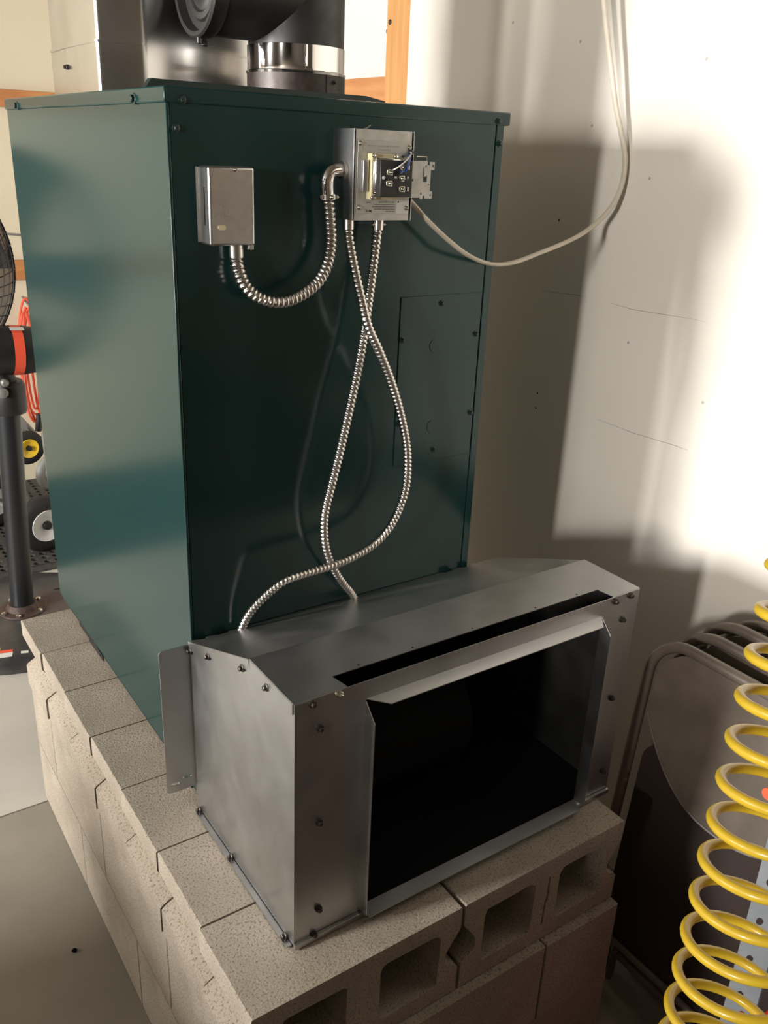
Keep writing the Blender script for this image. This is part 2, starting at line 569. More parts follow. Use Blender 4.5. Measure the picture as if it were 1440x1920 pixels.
def block_mesh(slit=False, core=True, plain=False):
    """block lying on its face: length on X, core direction on Y, thickness on Z; recessed ends between two ears"""
    L = BL - 0.003
    T = BH - 0.0015
    e = 0.030
    half = [(0.0, 0.0), (0.0, T - 0.136), (0.004, T - 0.131), (e - 0.004, T - 0.118), (e, T - 0.110), (e, T - 0.094), (e - 0.005, T - 0.082), (0.004, T - 0.052), (0.0, T - 0.045), (0.0, T - 0.002), (0.002, T)]
    left = half[::-1]
    right = [(L - a, b) for a, b in half]
    outer = right + left
    if plain:
        outer = [(L - 0.002, 0), (L, 0.002), (L, T - 0.002), (L - 0.002, T), (0.002, T), (0, T - 0.002), (0, 0.002), (0.002, 0)]
    rnd = random.Random(5 if slit else 3)
    holes = []
    if core:
        for x0, x1 in ((0.046, 0.166), (0.228, 0.350)):
            pts = rrect(x0, x1, 0.034, T - 0.036, 0.014, 3)
            holes.append([(a + rnd.uniform(-0.0015, 0.0015), b + rnd.uniform(-0.0015, 0.0015)) for a, b in pts])
    if slit:
        holes.append([(0.1935, 0.036), (0.1985, 0.036), (0.2005, 0.088), (0.2045, 0.098), (0.2045, 0.150), (0.1995, 0.150), (0.1990, 0.102), (0.1955, 0.092)])
    g = G().plate(outer, holes, (0, 0, 0), (1, 0, 0), (0, 0, 1), -(BH - 0.003))
    return g.mesh('concrete_block', M['block'], 25)


blk_core, blk_slit, blk_plain = block_mesh(), block_mesh(True), block_mesh(plain=True)


def block(me, loc, euler, label, group):
    o = bpy.data.objects.new('concrete_block', me)
    col.objects.link(o)
    o.location = loc
    o.rotation_euler = euler
    return tag(o, label, 'block', group)


TOPZ = -BH + 0.0
ordinal = ['concrete block at the front left corner, with open cores under the steel cabinet',
           'second concrete block from the front in the top left row', 'third concrete block from the front in the top left row',
           'concrete block in the top left row just behind the slotted flange', 'concrete block in the top left row, third from the far end',
           'concrete block in the top left row beside the black foot bracket', 'last concrete block of the top left row, nearest the fan']
for k in range(7):
    jx = [-0.003, 0.002, 0.0, 0.0015, -0.001, 0.001, -0.003][k]
    block(blk_core, (jx, k * BH + (0.001 if k else 0), TOPZ + random.uniform(-0.001, 0)), (0, 0, 0),
          ordinal[k], 'top course blocks')
block(blk_slit, (BL + 0.001, 0, TOPZ - 0.0005), (0, 0, 0), 'concrete block with two open cores and a slit web at the front right corner', 'top course blocks')
for k in range(1, 7):
    block(blk_core, (BL + 0.001, k * BH + 0.001, TOPZ), (0, 0, 0), 'concrete block hidden in the right row, ' + ['', 'second from the front', 'third from the front', 'fourth from the front', 'fifth from the front', 'second from the far end', 'at the far end'][k], 'blocks under the furnace')

RY = (PI / 2, 0, PI / 2)   # length along Y, height along Z


def wall_block(axis, a, b, z, label):
    """stretcher block with its face outwards; axis 'y': left wall starting at y=a, x=b ; axis 'x': front wall starting at x=a, y=b"""
    if axis == 'x':
        # local X->X, Y->Z, Z->-Y
        block(blk_plain, (a, b + BH, z), (PI / 2, 0, 0), label, 'lower course blocks')
    else:
        # local X->Y, Y->Z, Z->X
        o = block(blk_plain, (b, a, z), (0, 0, 0), label, 'lower course blocks')
        o.rotation_mode = 'QUATERNION'
        o.rotation_quaternion = Matrix(((0, 0, 1), (1, 0, 0), (0, 1, 0))).to_quaternion()


Z2, Z3 = -2 * BH, -3 * BH
YO = -0.020
ys2 = [YO, YO + BL, YO + 2 * BL]
for i, y in enumerate(ys2):
    wall_block('y', y, 0.004, Z2, 'plain concrete block in the middle course of the left side, ' + ['nearest the viewer', 'in the middle', 'third from the front'][i])
wall_block('x', 0.004, YO + 3 * BL, Z2, 'concrete block in the middle course showing its end at the far left corner')
wall_block('x', 0.200, YO, Z2, 'plain concrete block in the middle course of the front side')
wall_block('y', YO, 0.598, Z2, 'concrete block in the middle course showing its end at the front right corner')
wall_block('y', YO + BL, 0.598, Z2, 'concrete block in the middle course of the hidden right side, second from the front')
wall_block('y', YO + 2 * BL, 0.598, Z2, 'concrete block in the middle course of the hidden right side, third from the front')
wall_block('x', 0.402, YO + 3 * BL, Z2, 'concrete block in the middle course at the hidden far right corner')
wall_block('x', 0.004, YO, Z3, 'concrete block in the bottom course showing its end at the front left corner')
wall_block('x', 0.402, YO, Z3, 'plain concrete block in the bottom course at the front right')
for i in range(3):
    wall_block('y', YO + BH + 0.001 + i * BL, 0.004, Z3, 'plain concrete block in the bottom course of the left side, ' + ['first behind the front corner', 'in the middle', 'last at the far end'][i])
    wall_block('y', YO + BH + 0.001 + i * BL, 0.598, Z3, 'concrete block in the bottom course of the hidden right side, ' + ['front', 'middle', 'far'][i])

# ------------------------------------------------------------------ furnace
FX0, FX1, FY0, FY1, FZ0, FZ1 = 0.114, 0.747, 0.4626, 1.4035, 0.030, 1.243
fur = thing('furnace', (0.43, 0.93, 0.0), 'tall dark green enamelled furnace cabinet standing on concrete blocks', 'furnace')
part('body', G().box(FX0 + 0.004, FX1 - 0.010, FY0 + 0.004, FY1 - 0.004, FZ0, FZ1 - 0.006, 0.002), M['green'], fur)
part('side_panel', G().box(FX0, FX0 + 0.005, FY0, FY1, FZ0 - 0.004, 1.2225, 0.0015), M['green'], fur)
part('front_panel', G().box(FX0 + 0.0055, 0.7195, FY0, FY0 + 0.005, FZ0, 1.2225, 0.001), M['green'], fur)
part('corner_strip', G().box(0.7215, FX1 - 0.009, FY0 - 0.0005, FY0 + 0.006, FZ0, 1.2225, 0.001), M['green'], fur)
cap = part('top_cap', G().box(FX0 - 0.003, FX1 + 0.002, FY0 - 0.003, FY1 + 0.003, 1.2215, FZ1, 0.0022), M['green'], fur)
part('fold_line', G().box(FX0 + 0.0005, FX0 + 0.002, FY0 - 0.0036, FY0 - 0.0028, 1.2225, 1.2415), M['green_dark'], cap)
ap = part('access_panel', G().box(0.531, 0.7165, FY0 - 0.0022, FY0 + 0.001, 0.617, 0.934, 0.0008), M['green'], fur)
for x, z in ((0.622, 0.919), (0.709, 0.857), (0.538, 0.858), (0.711, 0.702), (0.538, 0.701), (0.625, 0.638)):
    s = screw(ap, (x, FY0 - 0.0022, z), (0, -1, 0), 0.0046, 'green_screw')
for cx, cz in ((0.613, 0.842), (0.618, 0.686)):
    arc = [(cx + 0.0125 * math.cos(a), FY0 - 0.0024, cz + 0.0125 * math.sin(a)) for a in [math.radians(105 + 10 * k) for k in range(16)]]
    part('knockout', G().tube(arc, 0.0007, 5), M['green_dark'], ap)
for x, z in ((0.137, 1.226), (0.121 + 0.006, 1.189), (0.721, 1.228), (0.7295, 1.192)):
    screw(fur, (x, FY0 - (0.003 if z > 1.22 else 0.0005), z), (0, -1, 0), 0.0048, 'green_screw')
for y in (0.58, 1.295):
    screw(fur, (FX0 - 0.003, y, 1.228), (-1, 0, 0), 0.0065, 'green_screw')
# base: side rail and feet
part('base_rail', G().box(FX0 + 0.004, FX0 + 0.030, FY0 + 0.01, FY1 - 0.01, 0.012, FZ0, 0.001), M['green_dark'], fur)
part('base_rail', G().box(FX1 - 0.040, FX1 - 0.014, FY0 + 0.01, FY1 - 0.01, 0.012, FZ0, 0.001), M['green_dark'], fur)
for y in (0.56, 1.20):
    for x in (FX0 + 0.004, FX1 - 0.040):
        f = part('foot', G().box(x, x + 0.026, y - 0.05, y + 0.05, 0.0, 0.016, 0.003), M['black'], fur)
g = G().plate([(0, 0), (0.11, 0), (0.11, 0.028), (0.08, 0.028), (0.025, 0.016), (0, 0.014)], [circle2(0.016, 0.008, 0.004, 8)], (FX0 + 0.002, 1.05, 0.001), (0, 1, 0), (0, 0, 1), 0.003)
part('bracket', g, M['black'], fur, label='black foot bracket')
# raised rim around the duct opening
g = G()
g.plate([(0.0, 0.0), (0.44, 0.0), (0.44, 0.010), (0.40, 0.016), (0.012, 0.016)], [], (0.135, 0.60, FZ1), (1, 0, 0), (0, 0, 1), -0.018)
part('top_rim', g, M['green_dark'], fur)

# ------------------------------------------------------------------ galvanised duct on top
du = thing('air_duct', (0.38, 1.06, FZ1), 'bright galvanised rectangular air duct rising from the furnace top behind the black pipe', 'duct')
DX0, DX1, DY0, DY1 = 0.165, 0.590, 0.905, 1.225


DUCT = [(0.165, 0.905), (0.246, 0.889), (0.590, 0.960), (0.598, 1.225), (0.172, 1.225), (0.165, 1.090)]


def duct_ring(z, gx, r=0.007):
    n = len(DUCT)
    c = V((0.38, 1.06, 0))
    out = []
    for i in range(n):
        p, a, b_ = V((*DUCT[i], 0)), V((*DUCT[i - 1], 0)), V((*DUCT[(i + 1) % n], 0))
        da, db = (a - p).normalized(), (b_ - p).normalized()
        for t in range(5):
            u_ = t / 4
            q = (p + da * r) * (1 - u_) ** 2 + p * 2 * u_ * (1 - u_) + (p + db * r) * u_ ** 2
            q = q + (c - q).normalized() * gx
            out.append(V((q.x, q.y, z)))
    return out


g = G().loft([duct_ring(1.244, -0.001), duct_ring(1.330, -0.001)])
part('duct_collar', g, M['galv_bright'], du)
DT = ZC - 0.002
rings = [duct_ring(1.3315, 0.001), duct_ring(1.336, 0.001), duct_ring(1.60, 0.002), duct_ring(DT, 0.002)]
part('duct_section', G().loft(rings), M['galv_bright'], du)
g = G().loft([duct_ring(1.3285, -0.0035), duct_ring(1.3325, -0.0035)])
part('seam_band', g, M['galv_bright'], du)
screw(du, (DX0 - 0.003, 1.089, 1.296), (-1, 0, 0), 0.0035, 'dark_screw')

# ------------------------------------------------------------------ flue pipe
PX, PY, PR = 0.500, 0.790, 0.0885
fl = thing('flue_pipe', (PX, PY, FZ1), 'black stovepipe tee with a polished steel clamp band on the furnace top', 'pipe')
part('flange', G().lathe((PX, PY, FZ1), (0, 0, 1), [(0, 0.135), (0.006, 0.135), (0.008, 0.095)], 48), M['black_iron'], fl)
part('collar', G().lathe((PX, PY, FZ1 + 0.002), (0, 0, 1), [(0, PR + 0.003), (0.050, PR + 0.003), (0.052, PR)], 64), M['brown_iron'], fl, label='brown steel collar')
b = part('clamp_band', G().lathe((PX, PY, 1.2935), (0, 0, 1), [(0, PR - 0.002), (0.001, PR + 0.004), (0.005, PR + 0.0048), (0.0065, PR + 0.0025), (0.012, PR + 0.002), (0.047, PR + 0.002), (0.049, PR - 0.002)], 72),
         M['chrome'], fl, label='polished steel clamp band')
part('band_seam', G().box(PX - 0.030, PX - 0.0265, PY - PR - 0.0015, PY - PR + 0.006, 1.305, 1.340, 0.0006), M['chrome'], b)
part('collar_seam', G().box(PX + 0.012, PX + 0.0145, PY - PR - 0.0040, PY - PR + 0.004, 1.246, 1.294, 0.0006), M['brown_iron'], fl)
screw(fl, (PX + 0.030, PY - PR * 0.945 - 0.003, 1.283), (0.33, -0.94, 0), 0.003, 'dark_screw')
part('pipe', G().lathe((PX, PY, 1.340), (0, 0, 1), [(0, PR), (ZC - 1.342, PR)], 64), M['black_iron'], fl)
BZ = 1.432
part('branch', G().cyl((0.318, PY, BZ), (PX - 0.02, PY, BZ), PR - 0.001, 48), M['black_iron'], fl)
cp = part('end_cap', G().lathe((0.330, PY, BZ), (-1, 0, 0), [(0, PR + 0.001), (0.006, PR + 0.004), (0.026, PR + 0.0045), (0.029, PR + 0.001), (0.028, PR - 0.006), (0.014, PR - 0.010), (0.013, PR - 0.022),
                                                            (0.017, PR - 0.026), (0.017, PR - 0.036), (0.013, PR - 0.040), (0.013, PR - 0.052), (0.016, PR - 0.056), (0.016, 0.0)], 56), M['black_iron'], fl, label='round black end cap with pressed rings')
part('cap_bolt', G().lathe((0.318, PY, BZ - PR - 0.002), (0, 0, -1), [(0, 0.005), (0.006, 0.005), (0.008, 0.0065), (0.012, 0.0065), (0.014, 0.004)], 12), M['black_iron'], cp)
part('cap_bolt', G().lathe((0.306, PY - 0.004, BZ - PR - 0.002), (0, 0, -1), [(0, 0.004), (0.010, 0.004), (0.011, 0.003)], 10), M['black_iron'], cp)

# ------------------------------------------------------------------ small control box
LB = thing('limit_switch_box', (0.193, 0.443, 1.032), 'small plain aluminium control box with a cream button on the furnace front', 'control box')
part('cover', G().box(0.157, 0.2295, 0.4225, 0.4622, 1.032, 1.1415, 0.0035, 3), M['alu'], LB)
part('mounting_flange', G().box(0.154, 0.2310, 0.4600, 0.4626, 1.034, 1.1395, 0.0006), M['galv_dull'], LB)
screw(LB, (0.199, 0.4225, 1.1375), (0, -1, 0), 0.0026, 'zinc_screw', True)
part('reset_button', G().plate(rrect(-0.0062, 0.0062, -0.0036, 0.0036, 0.0034, 4), [], (0.1755, 0.4226, 1.058), (1, 0, 0), (0, 0, 1), 0.0016), M['cream_plastic'], LB, label='cream oval button')
for z, xs in ((1.089, (0.1685, 0.1725, 0.1775)), (1.085, (0.1700,)), (1.077, (0.1685, 0.1735, 0.1765, 0.1810, 0.1850)), (1.0725, (0.1690, 0.1715, 0.1750, 0.1800, 0.1825))):
    for x in xs:
        part('embossed_mark', G().box(x, x + 0.0016, 0.42225, 0.4230, z, z + 0.0022), M['zinc_screw'], LB, smooth=0)
part('hinge_tab', G().box(0.2205, 0.2285, 0.426, 0.440, 1.025, 1.033, 0.0012), M['galv'], LB)
part('cover_slot', G().box(0.1564, 0.1572, 0.438, 0.4405, 1.060, 1.112), M['interior'], LB)

# ------------------------------------------------------------------ flexible conduits
PITCH = 0.0078


def corrugated(pts, r, amp):
    p = resample(catmull(pts, 10), PITCH / 6)
    return G().tube(p, lambda s, a: r - amp + amp * 2 * math.sqrt(max(0.0, 0.5 + 0.5 * math.cos(2 * PI * s / PITCH + a))), 14)


UP = [(0.2071, 0.4426, 1.0260), (0.2076, 0.4426, 1.0069), (0.2087, 0.4346, 0.9881), (0.2165, 0.4276, 0.9688), (0.2327, 0.4206, 0.9546), (0.2561, 0.4126, 0.9473), (0.2831, 0.4106, 0.9495), (0.3127, 0.4126, 0.9609),
      (0.3397, 0.4176, 0.9789), (0.3569, 0.4226, 1.005), (0.3636, 0.4266, 1.0372), (0.3621, 0.4286, 1.0693), (0.3585, 0.4296, 1.102)]
uc = thing('flexible_conduit', UP[0], 'U-shaped flexible metal conduit looping from the small control box to the transformer box', 'conduit', 'flexible metal conduits')
part('sheath', corrugated(UP, 0.0092, 0.0012), M['conduit'], uc)
part('connector', G().cyl((0.2070, 0.4427, 1.0318), (0.2073, 0.4426, 1.0130), 0.0112, 20), M['conduit'], uc)
EL = catmull([(0.3583, 0.4296, 1.100), (0.3568, 0.4296, 1.115), (0.3572, 0.4296, 1.128), (0.3625, 0.4296, 1.1375), (0.3725, 0.4296, 1.1405), (0.3875, 0.4296, 1.1410)], 6)
e = part('elbow_connector', G().tube(EL, 0.0108, 18), M['chrome'], uc, label='shiny elbow connector')
part('clamp_ring', G().cyl((0.3585, 0.4296, 1.098), (0.3578, 0.4296, 1.1055), 0.0138, 20), M['conduit'], e)
part('lock_nut', G().cyl((0.3815, 0.4296, 1.1408), (0.3872, 0.4296, 1.1408), 0.0140, 20), M['conduit'], e)
for a in (-2.7, -1.57, -0.5):
    d = V((math.cos(a), math.sin(a), 0))
    screw(uc, V((0.3582, 0.4296, 1.1018)) + d * 0.0138, d, 0.0028, 'zinc_screw', True)

C1 = [(0.3963, 0.4276, 1.0600), (0.396, 0.4226, 1.037), (0.4002, 0.4126, 0.9965), (0.4092, 0.3976, 0.9388), (0.42, 0.3926, 0.8999), (0.4432, 0.3926, 0.858), (0.4751, 0.3976, 0.7984), (0.5001, 0.4006, 0.737),
      (0.5183, 0.4026, 0.6739), (0.5222, 0.4026, 0.6111), (0.5117, 0.4026, 0.5653), (0.4861, 0.4006, 0.5227), (0.4488, 0.3966, 0.4976), (0.3989, 0.3906, 0.4855), (0.3515, 0.3866, 0.4812), (0.2971, 0.3866, 0.4785),
      (0.2582, 0.3926, 0.4698), (0.2282, 0.4159, 0.4323), (0.2098, 0.4325, 0.3974), (0.2013, 0.4443, 0.3640)]
c1 = thing('flexible_conduit', C1[-1], 'flexible metal conduit looping widest to the right, ending at the cabinet top left', 'conduit', 'flexible metal conduits')
part('sheath', corrugated(C1, 0.0072, 0.0010), M['conduit'], c1)
part('connector', G().cyl((0.3963, 0.4276, 1.068), (0.3962, 0.4270, 1.053), 0.0092, 18), M['conduit'], c1)
C2 = [(0.4539, 0.4276, 1.0600), (0.4519, 0.4276, 1.0357), (0.4468, 0.4266, 0.9934), (0.4392, 0.4246, 0.9418), (0.4314, 0.4226, 0.8893), (0.4176, 0.4176, 0.8277), (0.3985, 0.4126, 0.7562), (0.3811, 0.4126, 0.6816),
      (0.3662, 0.4126, 0.6247), (0.3552, 0.4146, 0.5755), (0.355, 0.4166, 0.5334), (0.3619, 0.4176, 0.4946), (0.3768, 0.4186, 0.4583), (0.4001, 0.4268, 0.4215), (0.4249, 0.4367, 0.3904), (0.4461, 0.4517, 0.3625)]
c2 = thing('flexible_conduit', C2[-1], 'flexible metal conduit bowing left behind the other, ending mid cabinet top', 'conduit', 'flexible metal conduits')
part('sheath', corrugated(C2, 0.0072, 0.0010), M['conduit'], c2)
part('connector', G().cyl((0.4541, 0.4276, 1.068), (0.4537, 0.4276, 1.052), 0.0092, 18), M['conduit'], c2)
for s in ((0.4640, 0.4276, 1.060), (0.4445, 0.4276, 1.060)):
    screw(c2, s, (1 if s[0] > 0.45 else -1, -0.4, 0), 0.0022, 'zinc_screw', True)

# ------------------------------------------------------------------ transformer box
JX0, JX1, JY, JZ0, JZ1 = 0.3875, 0.5010, 0.4030, 1.0680, 1.2015
jb = thing('junction_box', (0.444, 0.433, JZ0), 'square metal junction box with a transformer and screw terminals on the furnace front', 'junction box')
g = G()
g.box(JX0, JX0 + 0.0015, JY, FY0, JZ0, JZ1, 0.0004)
part('side_wall', g, M['galv'], jb)
part('side_wall', G().box(JX1 - 0.0015, JX1, JY, FY0, JZ0, JZ1, 0.0004), M['galv'], jb)
part('top_wall', G().box(JX0 + 0.0016, JX1 - 0.0016, JY + 0.004, FY0, JZ1 - 0.0015, JZ1), M['galv'], jb)
part('bottom_wall', G().box(JX0 + 0.0016, JX1 - 0.0016, JY + 0.004, FY0, JZ0, JZ0 + 0.0015), M['galv'], jb)
part('cover_plate', G().box(JX0 + 0.004, JX1 - 0.0045, JY + 0.0005, JY + 0.002, JZ0 + 0.0005, JZ1 - 0.0005, 0.0004), M['galv_dull'], jb)
part('name_plate', G().box(0.3945, 0.4945, JY - 0.0012, JY + 0.0004, 1.0785, 1.1860, 0.0005), M['label_dull'], jb)
ylab = JY - 0.0014
part('white_label', G().box(0.4705, 0.4945, ylab - 0.0002, ylab + 0.0003, 1.0785, 1.0995), M['label_white'], jb, label='small white paper label')
part('white_label', G().box(0.4035, 0.4930, ylab - 0.0002, ylab + 0.0003, 1.1690, 1.1840), M['label_dull'], jb)
rnd = random.Random(4)
for z, x0, x1 in ((1.0955, 0.436, 0.466), (1.0920, 0.428, 0.467), (1.0885, 0.424, 0.468), (1.0850, 0.428, 0.467), (1.0815, 0.450, 0.467), (1.0950, 0.413, 0.420), (1.1775, 0.412, 0.472), (1.1725, 0.432, 0.455)):
    x = x0
    while x < x1:
        w = rnd.uniform(0.002, 0.0055)
        part('printed_line', G().box(x, min(x + w, x1), ylab - 0.0004, ylab, z, z + 0.0013), M['print'] if z < 1.1 else M['print_faint'], jb, smooth=0)
        x += w + 0.0013
ULX = V((1, 0, 0))
text_part('D', M['print_black'], jb, (0.4120, ylab - 0.0003, 1.0812), 0.0056, (1, 0, 0), (0, 0, 1))
text_part('RL', M['print_black'], jb, (0.4180, ylab - 0.0003, 1.0812), 0.0056, (1, 0, 0), (0, 0, 1))
for x, z in ((0.3995, 1.181), (0.491, 1.178), (0.4005, 1.088), (0.4905, 1.0875)):
    screw(jb, (x, JY - 0.0012, z), (0, -1, 0), 0.0033, 'zinc_screw', True)
for x, z in ((0.4795, 1.1640), (0.4735, 1.0965)):
    part('mounting_hole', G().cyl((x, ylab - 0.0006, z), (x, ylab + 0.0003, z), 0.0013, 10), M['interior'], jb)
# transformer
tr = part('transformer', G().box(0.4115, 0.4665, JY - 0.016, JY - 0.0013, 1.1005, 1.1675, 0.0012), M['cream_varnish'], jb, label='transformer with varnished edges')
g = G()
bell = [[(a, JY - 0.0155 - d, b) for a, b in rrect(0.4135 + s, 0.462, 1.1055 + s * 0.6, 1.1625 - s * 0.6, 0.006, 4)] for d, s in ((0, 0), (0.006, 0.001), (0.011, 0.005), (0.0125, 0.010))]
g.loft([[V(q) for q in r] for r in bell])
part('end_bell', g, M['chrome'], tr, label='polished end cover')
for x, z in ((0.4150, 1.1645), (0.4150, 1.1035), (0.4560, 1.1640)):
    screw(jb, (x, JY - 0.0162, z), (0, -1, 0), 0.0030, 'zinc_screw')
tm = part('lamination', G().box(0.4000, 0.4100, JY - 0.010, JY - 0.0014, 1.112, 1.158, 0.0008), M['galv'], jb)
# terminal block
TS = 0.017
tb = part('terminal_block', G().box(0.4330 - TS, 0.4930 - TS, JY - 0.034, JY - 0.015, 1.1055, 1.1590, 0.0012), M['black_plastic'], jb, label='black terminal block')
part('terminal_rib', G().box(0.4450 - TS, 0.4930 - TS, JY - 0.037, JY - 0.034, 1.1295, 1.1330, 0.0006), M['black_plastic'], tb)
for i, (x, z) in enumerate(((0.4490, 1.1415), (0.4490, 1.1255), (0.4735, 1.1490), (0.4720, 1.1330), (0.4730, 1.1175))):
    x -= TS
    c = part('terminal_clip', G().box(x - 0.0060, x + 0.0050, JY - 0.0365, JY - 0.0335, z - 0.0042, z + 0.0042, 0.0008), M['zinc_screw'], tb)
    screw(tb, (x + 0.001, JY - 0.0365, z), (0, -1, 0), 0.0028, 'zinc_screw', True, 'terminal_screw')
    if i > 1:
        part('blade', G().box(x + 0.0090, x + 0.0125, JY - 0.036, JY - 0.0335, z - 0.0030, z + 0.0030, 0.0006), M['zinc_screw'], tb)
for x, z in ((0.4385 - TS, 1.1335), (0.4610 - TS, 1.1335)):
    part('rivet', G().lathe((x, JY - 0.034, z), (0, -1, 0), [(0, 0.0026), (0.0012, 0.0024), (0.0018, 0.001)], 10), M['white_plastic'], tb)
# mounting bracket with ears
xo = 0.4735
outer = [(0, 0), (0.028, 0), (0.028, -0.002), (0.0335, -0.002), (0.0335, 0.003), (0.0375, 0.003), (0.0375, -0.001), (0.052, -0.001), (0.052, 0.010), (0.0475, 0.010), (0.0475, 0.042),
         (0.0545, 0.042), (0.0545, 0.054), (0.0445, 0.054), (0.0445, 0.049), (0.0400, 0.049), (0.0400, 0.055), (0, 0.054)]
holes = [circle2(0.0490, 0.004, 0.0016, 8, 0.0022), circle2(0.0515, 0.048, 0.0016, 8, 0.0024), circle2(0.0375, 0.047, 0.0013, 8, 0.0018), circle2(0.0405, 0.0055, 0.0013, 8, 0.0020), circle2(0.0445, 0.020, 0.0011, 8),
         [(0.0330, 0.0235), (0.0405, 0.0235), (0.0405, 0.0315), (0.0330, 0.0315)]]
holes[3] = circle2(0.0300, 0.0060, 0.0013, 8, 0.0020)
g = G().plate(outer, holes, (xo, JY - 0.0200, 1.1045), (1, 0, 0), (0, 0, 1), 0.0012)
br = part('bracket', g, M['galv_dull'], jb, label='thin bracket with eared corners')
wire = [(xo + 0.018, JY - 0.0200, 1.160), (xo + 0.018, JY - 0.0205, 1.1655), (xo + 0.0385, JY - 0.0205, 1.1655), (xo + 0.0385, JY - 0.0205, 1.1560)]
part('wire_bail', G().tube(wire, 0.0007, 6), M['zinc_screw'], br)
part('spring_wire', G().tube([(xo + 0.036, JY - 0.0212, 1.131), (xo + 0.0335, JY - 0.0216, 1.1370), (xo + 0.0335, JY - 0.0212, 1.152)], 0.0005, 5), M['dark_screw'], br)
part('spring_wire', G().tube([(xo + 0.036, JY - 0.0212, 1.131), (xo + 0.0395, JY - 0.0216, 1.1375)], 0.0005, 5), M['dark_screw'], br)
# coloured wires
for i, (m, end, off) in enumerate((('wire_white', (0.4545 - TS, JY - 0.036, 1.1450), 0.0), ('black', (0.4625 - TS, JY - 0.036, 1.1380), 0.0022), ('blue', (0.4680 - TS, JY - 0.036, 1.1420), 0.0040), ('blue', (0.4690 - TS, JY - 0.036, 1.1400), 0.006))):
    p = catmull([(0.4915 - off * 0.3, JY - 0.003, 1.1720 - off), (0.4850 - 0.006 - off * 0.2, JY - 0.024, 1.1690 - off), (0.4720 - 0.016 + off * 0.6, JY - 0.045, 1.1600 - off), (end[0] + 0.003, JY - 0.046, end[2] + 0.005), end], 8)
    part('lead_wire', G().tube(p, 0.0014 if m != 'wire_white' else 0.0011, 7), M[m], jb)
part('wire_bushing', G().lathe((0.4925, JY - 0.001, 1.1715), (0.3, -1, 0), [(0, 0.005), (0.005, 0.004), (0.006, 0.002)], 12), M['black_plastic'], jb)
part('mounting_clip', G().tube([(0.435, FY0 - 0.010, 1.2015), (0.441, FY0 - 0.014, 1.2045), (0.446, FY0 - 0.016, 1.2085)], 0.0010, 6), M['galv_dull'], jb)

# ------------------------------------------------------------------ white power cable
WP = [(0.497, 0.4330, 1.110), (0.5185, 0.4326, 1.0971), (0.5486, 0.4226, 1.0674), (0.5931, 0.4176, 1.0344), (0.6391, 0.4126, 1.0072), (0.7185, 0.4455, 0.9873), (0.8039, 0.4817, 0.9824), (0.9042, 0.5158, 0.9942), (1.0193, 0.5442, 1.0153),
      (1.12, 0.5834, 1.0378), (1.16, 0.5733, 1.0772), (1.180, 0.5691, 1.1215), (1.185, 0.5732, 1.1752), (1.175, 0.5846, 1.2274), (1.165, 0.6001, 1.2788), (1.155, 0.6208, 1.3598), (1.15, 0.6375, 1.4198), (1.145, 0.6525, 1.4788),
      (1.14, 0.6642, 1.5365), (1.135, 0.69, 1.75), (1.15, 0.70, ZC - 0.01)]
g = G().tube(resample(catmull(WP, 10), 0.012), 0.0062, 12, True, (1.0, 0.62))
pc = part('power_cable', g, M['cable'], loc=WP[0])
tag(pc, 'off-white electric cable sagging from the junction box and rising along the white wall', 'cable')

# ------------------------------------------------------------------ steel blower cabinet in front
PX0, PX1, PY0, PYB, PYM = 0.109, 0.820, 0.079, 0.461, 0.216
PZM, PZR = 0.456, 0.361
SH = 0.0015
bc = thing('blower_cabinet', (0.46, 0.27, 0.0), 'galvanised sheet steel blower cabinet with a large dark opening, on the front blocks', 'cabinet')
prof = [(PY0, 0.004), (PYB + 0.02, 0.004), (PYB + 0.02, PZR - 0.008), (PYM, PZM), (PY0, PZM)]
prof = [(PY0, 0.004), (PYB, 0.004), (PYB, PZR), (PYM, PZM), (PY0, PZM)]
part('side_panel', G().plate(prof, [], (PX0, 0, 0), (0, 1, 0), (0, 0, 1), SH), M['galv'], bc)
part('side_panel', G().plate(prof, [], (PX1 - SH, 0, 0), (0, 1, 0), (0, 0, 1), SH), M['galv'], bc)
# folded rim along the top of the left panel
for (a, b_) in (((PYB, PZR), (PYM + 0.003, PZM - 0.0015)), ((PYM - 0.003, PZM), (PY0 + 0.001, PZM))):
    d = V((0, b_[0] - a[0], b_[1] - a[1])).normalized()
    nrm = V((0, -d.z, d.y))
    if nrm.z > 0:
        nrm = -nrm
    p0, p1 = V((PX0 - 0.0022, a[0], a[1])), V((PX0 - 0.0022, b_[0], b_[1]))
    g = G().loft([[p, p + nrm * 0.017, p + nrm * 0.017 + V((0.002, 0, 0)), p + V((0.002, 0, 0))] for p in (p0, p1)])
    part('folded_rim', g, M['galv'], bc)
# sloping rear top with notches at the furnace
sl = V((0, PYB - PYM, PZR - PZM))
sll = sl.length
sd = sl.normalized()
X = lambda v: v - PX0
o_ = [(-0.001, 0), (PX1 - PX0 + 0.001, 0), (PX1 - PX0 + 0.001, sll)]
for x0, x1 in ((0.712, 0.742), (0.662, 0.694), (0.150, 0.182), (0.118, 0.140)):
    o_ += [(X(x1), sll), (X(x1), sll - 0.013), (X(x0) + 0.010, sll - 0.013), (X(x0), sll)]
o_ += [(-0.001, sll)]
part('rear_top_panel', G().plate(o_, [circle2(X(0.2013), sll - 0.019, 0.0085, 14), circle2(X(0.4461), sll - 0.011, 0.0085, 14)], (PX0, PYM, PZM), (1, 0, 0), sd, -SH), M['galv'], bc)
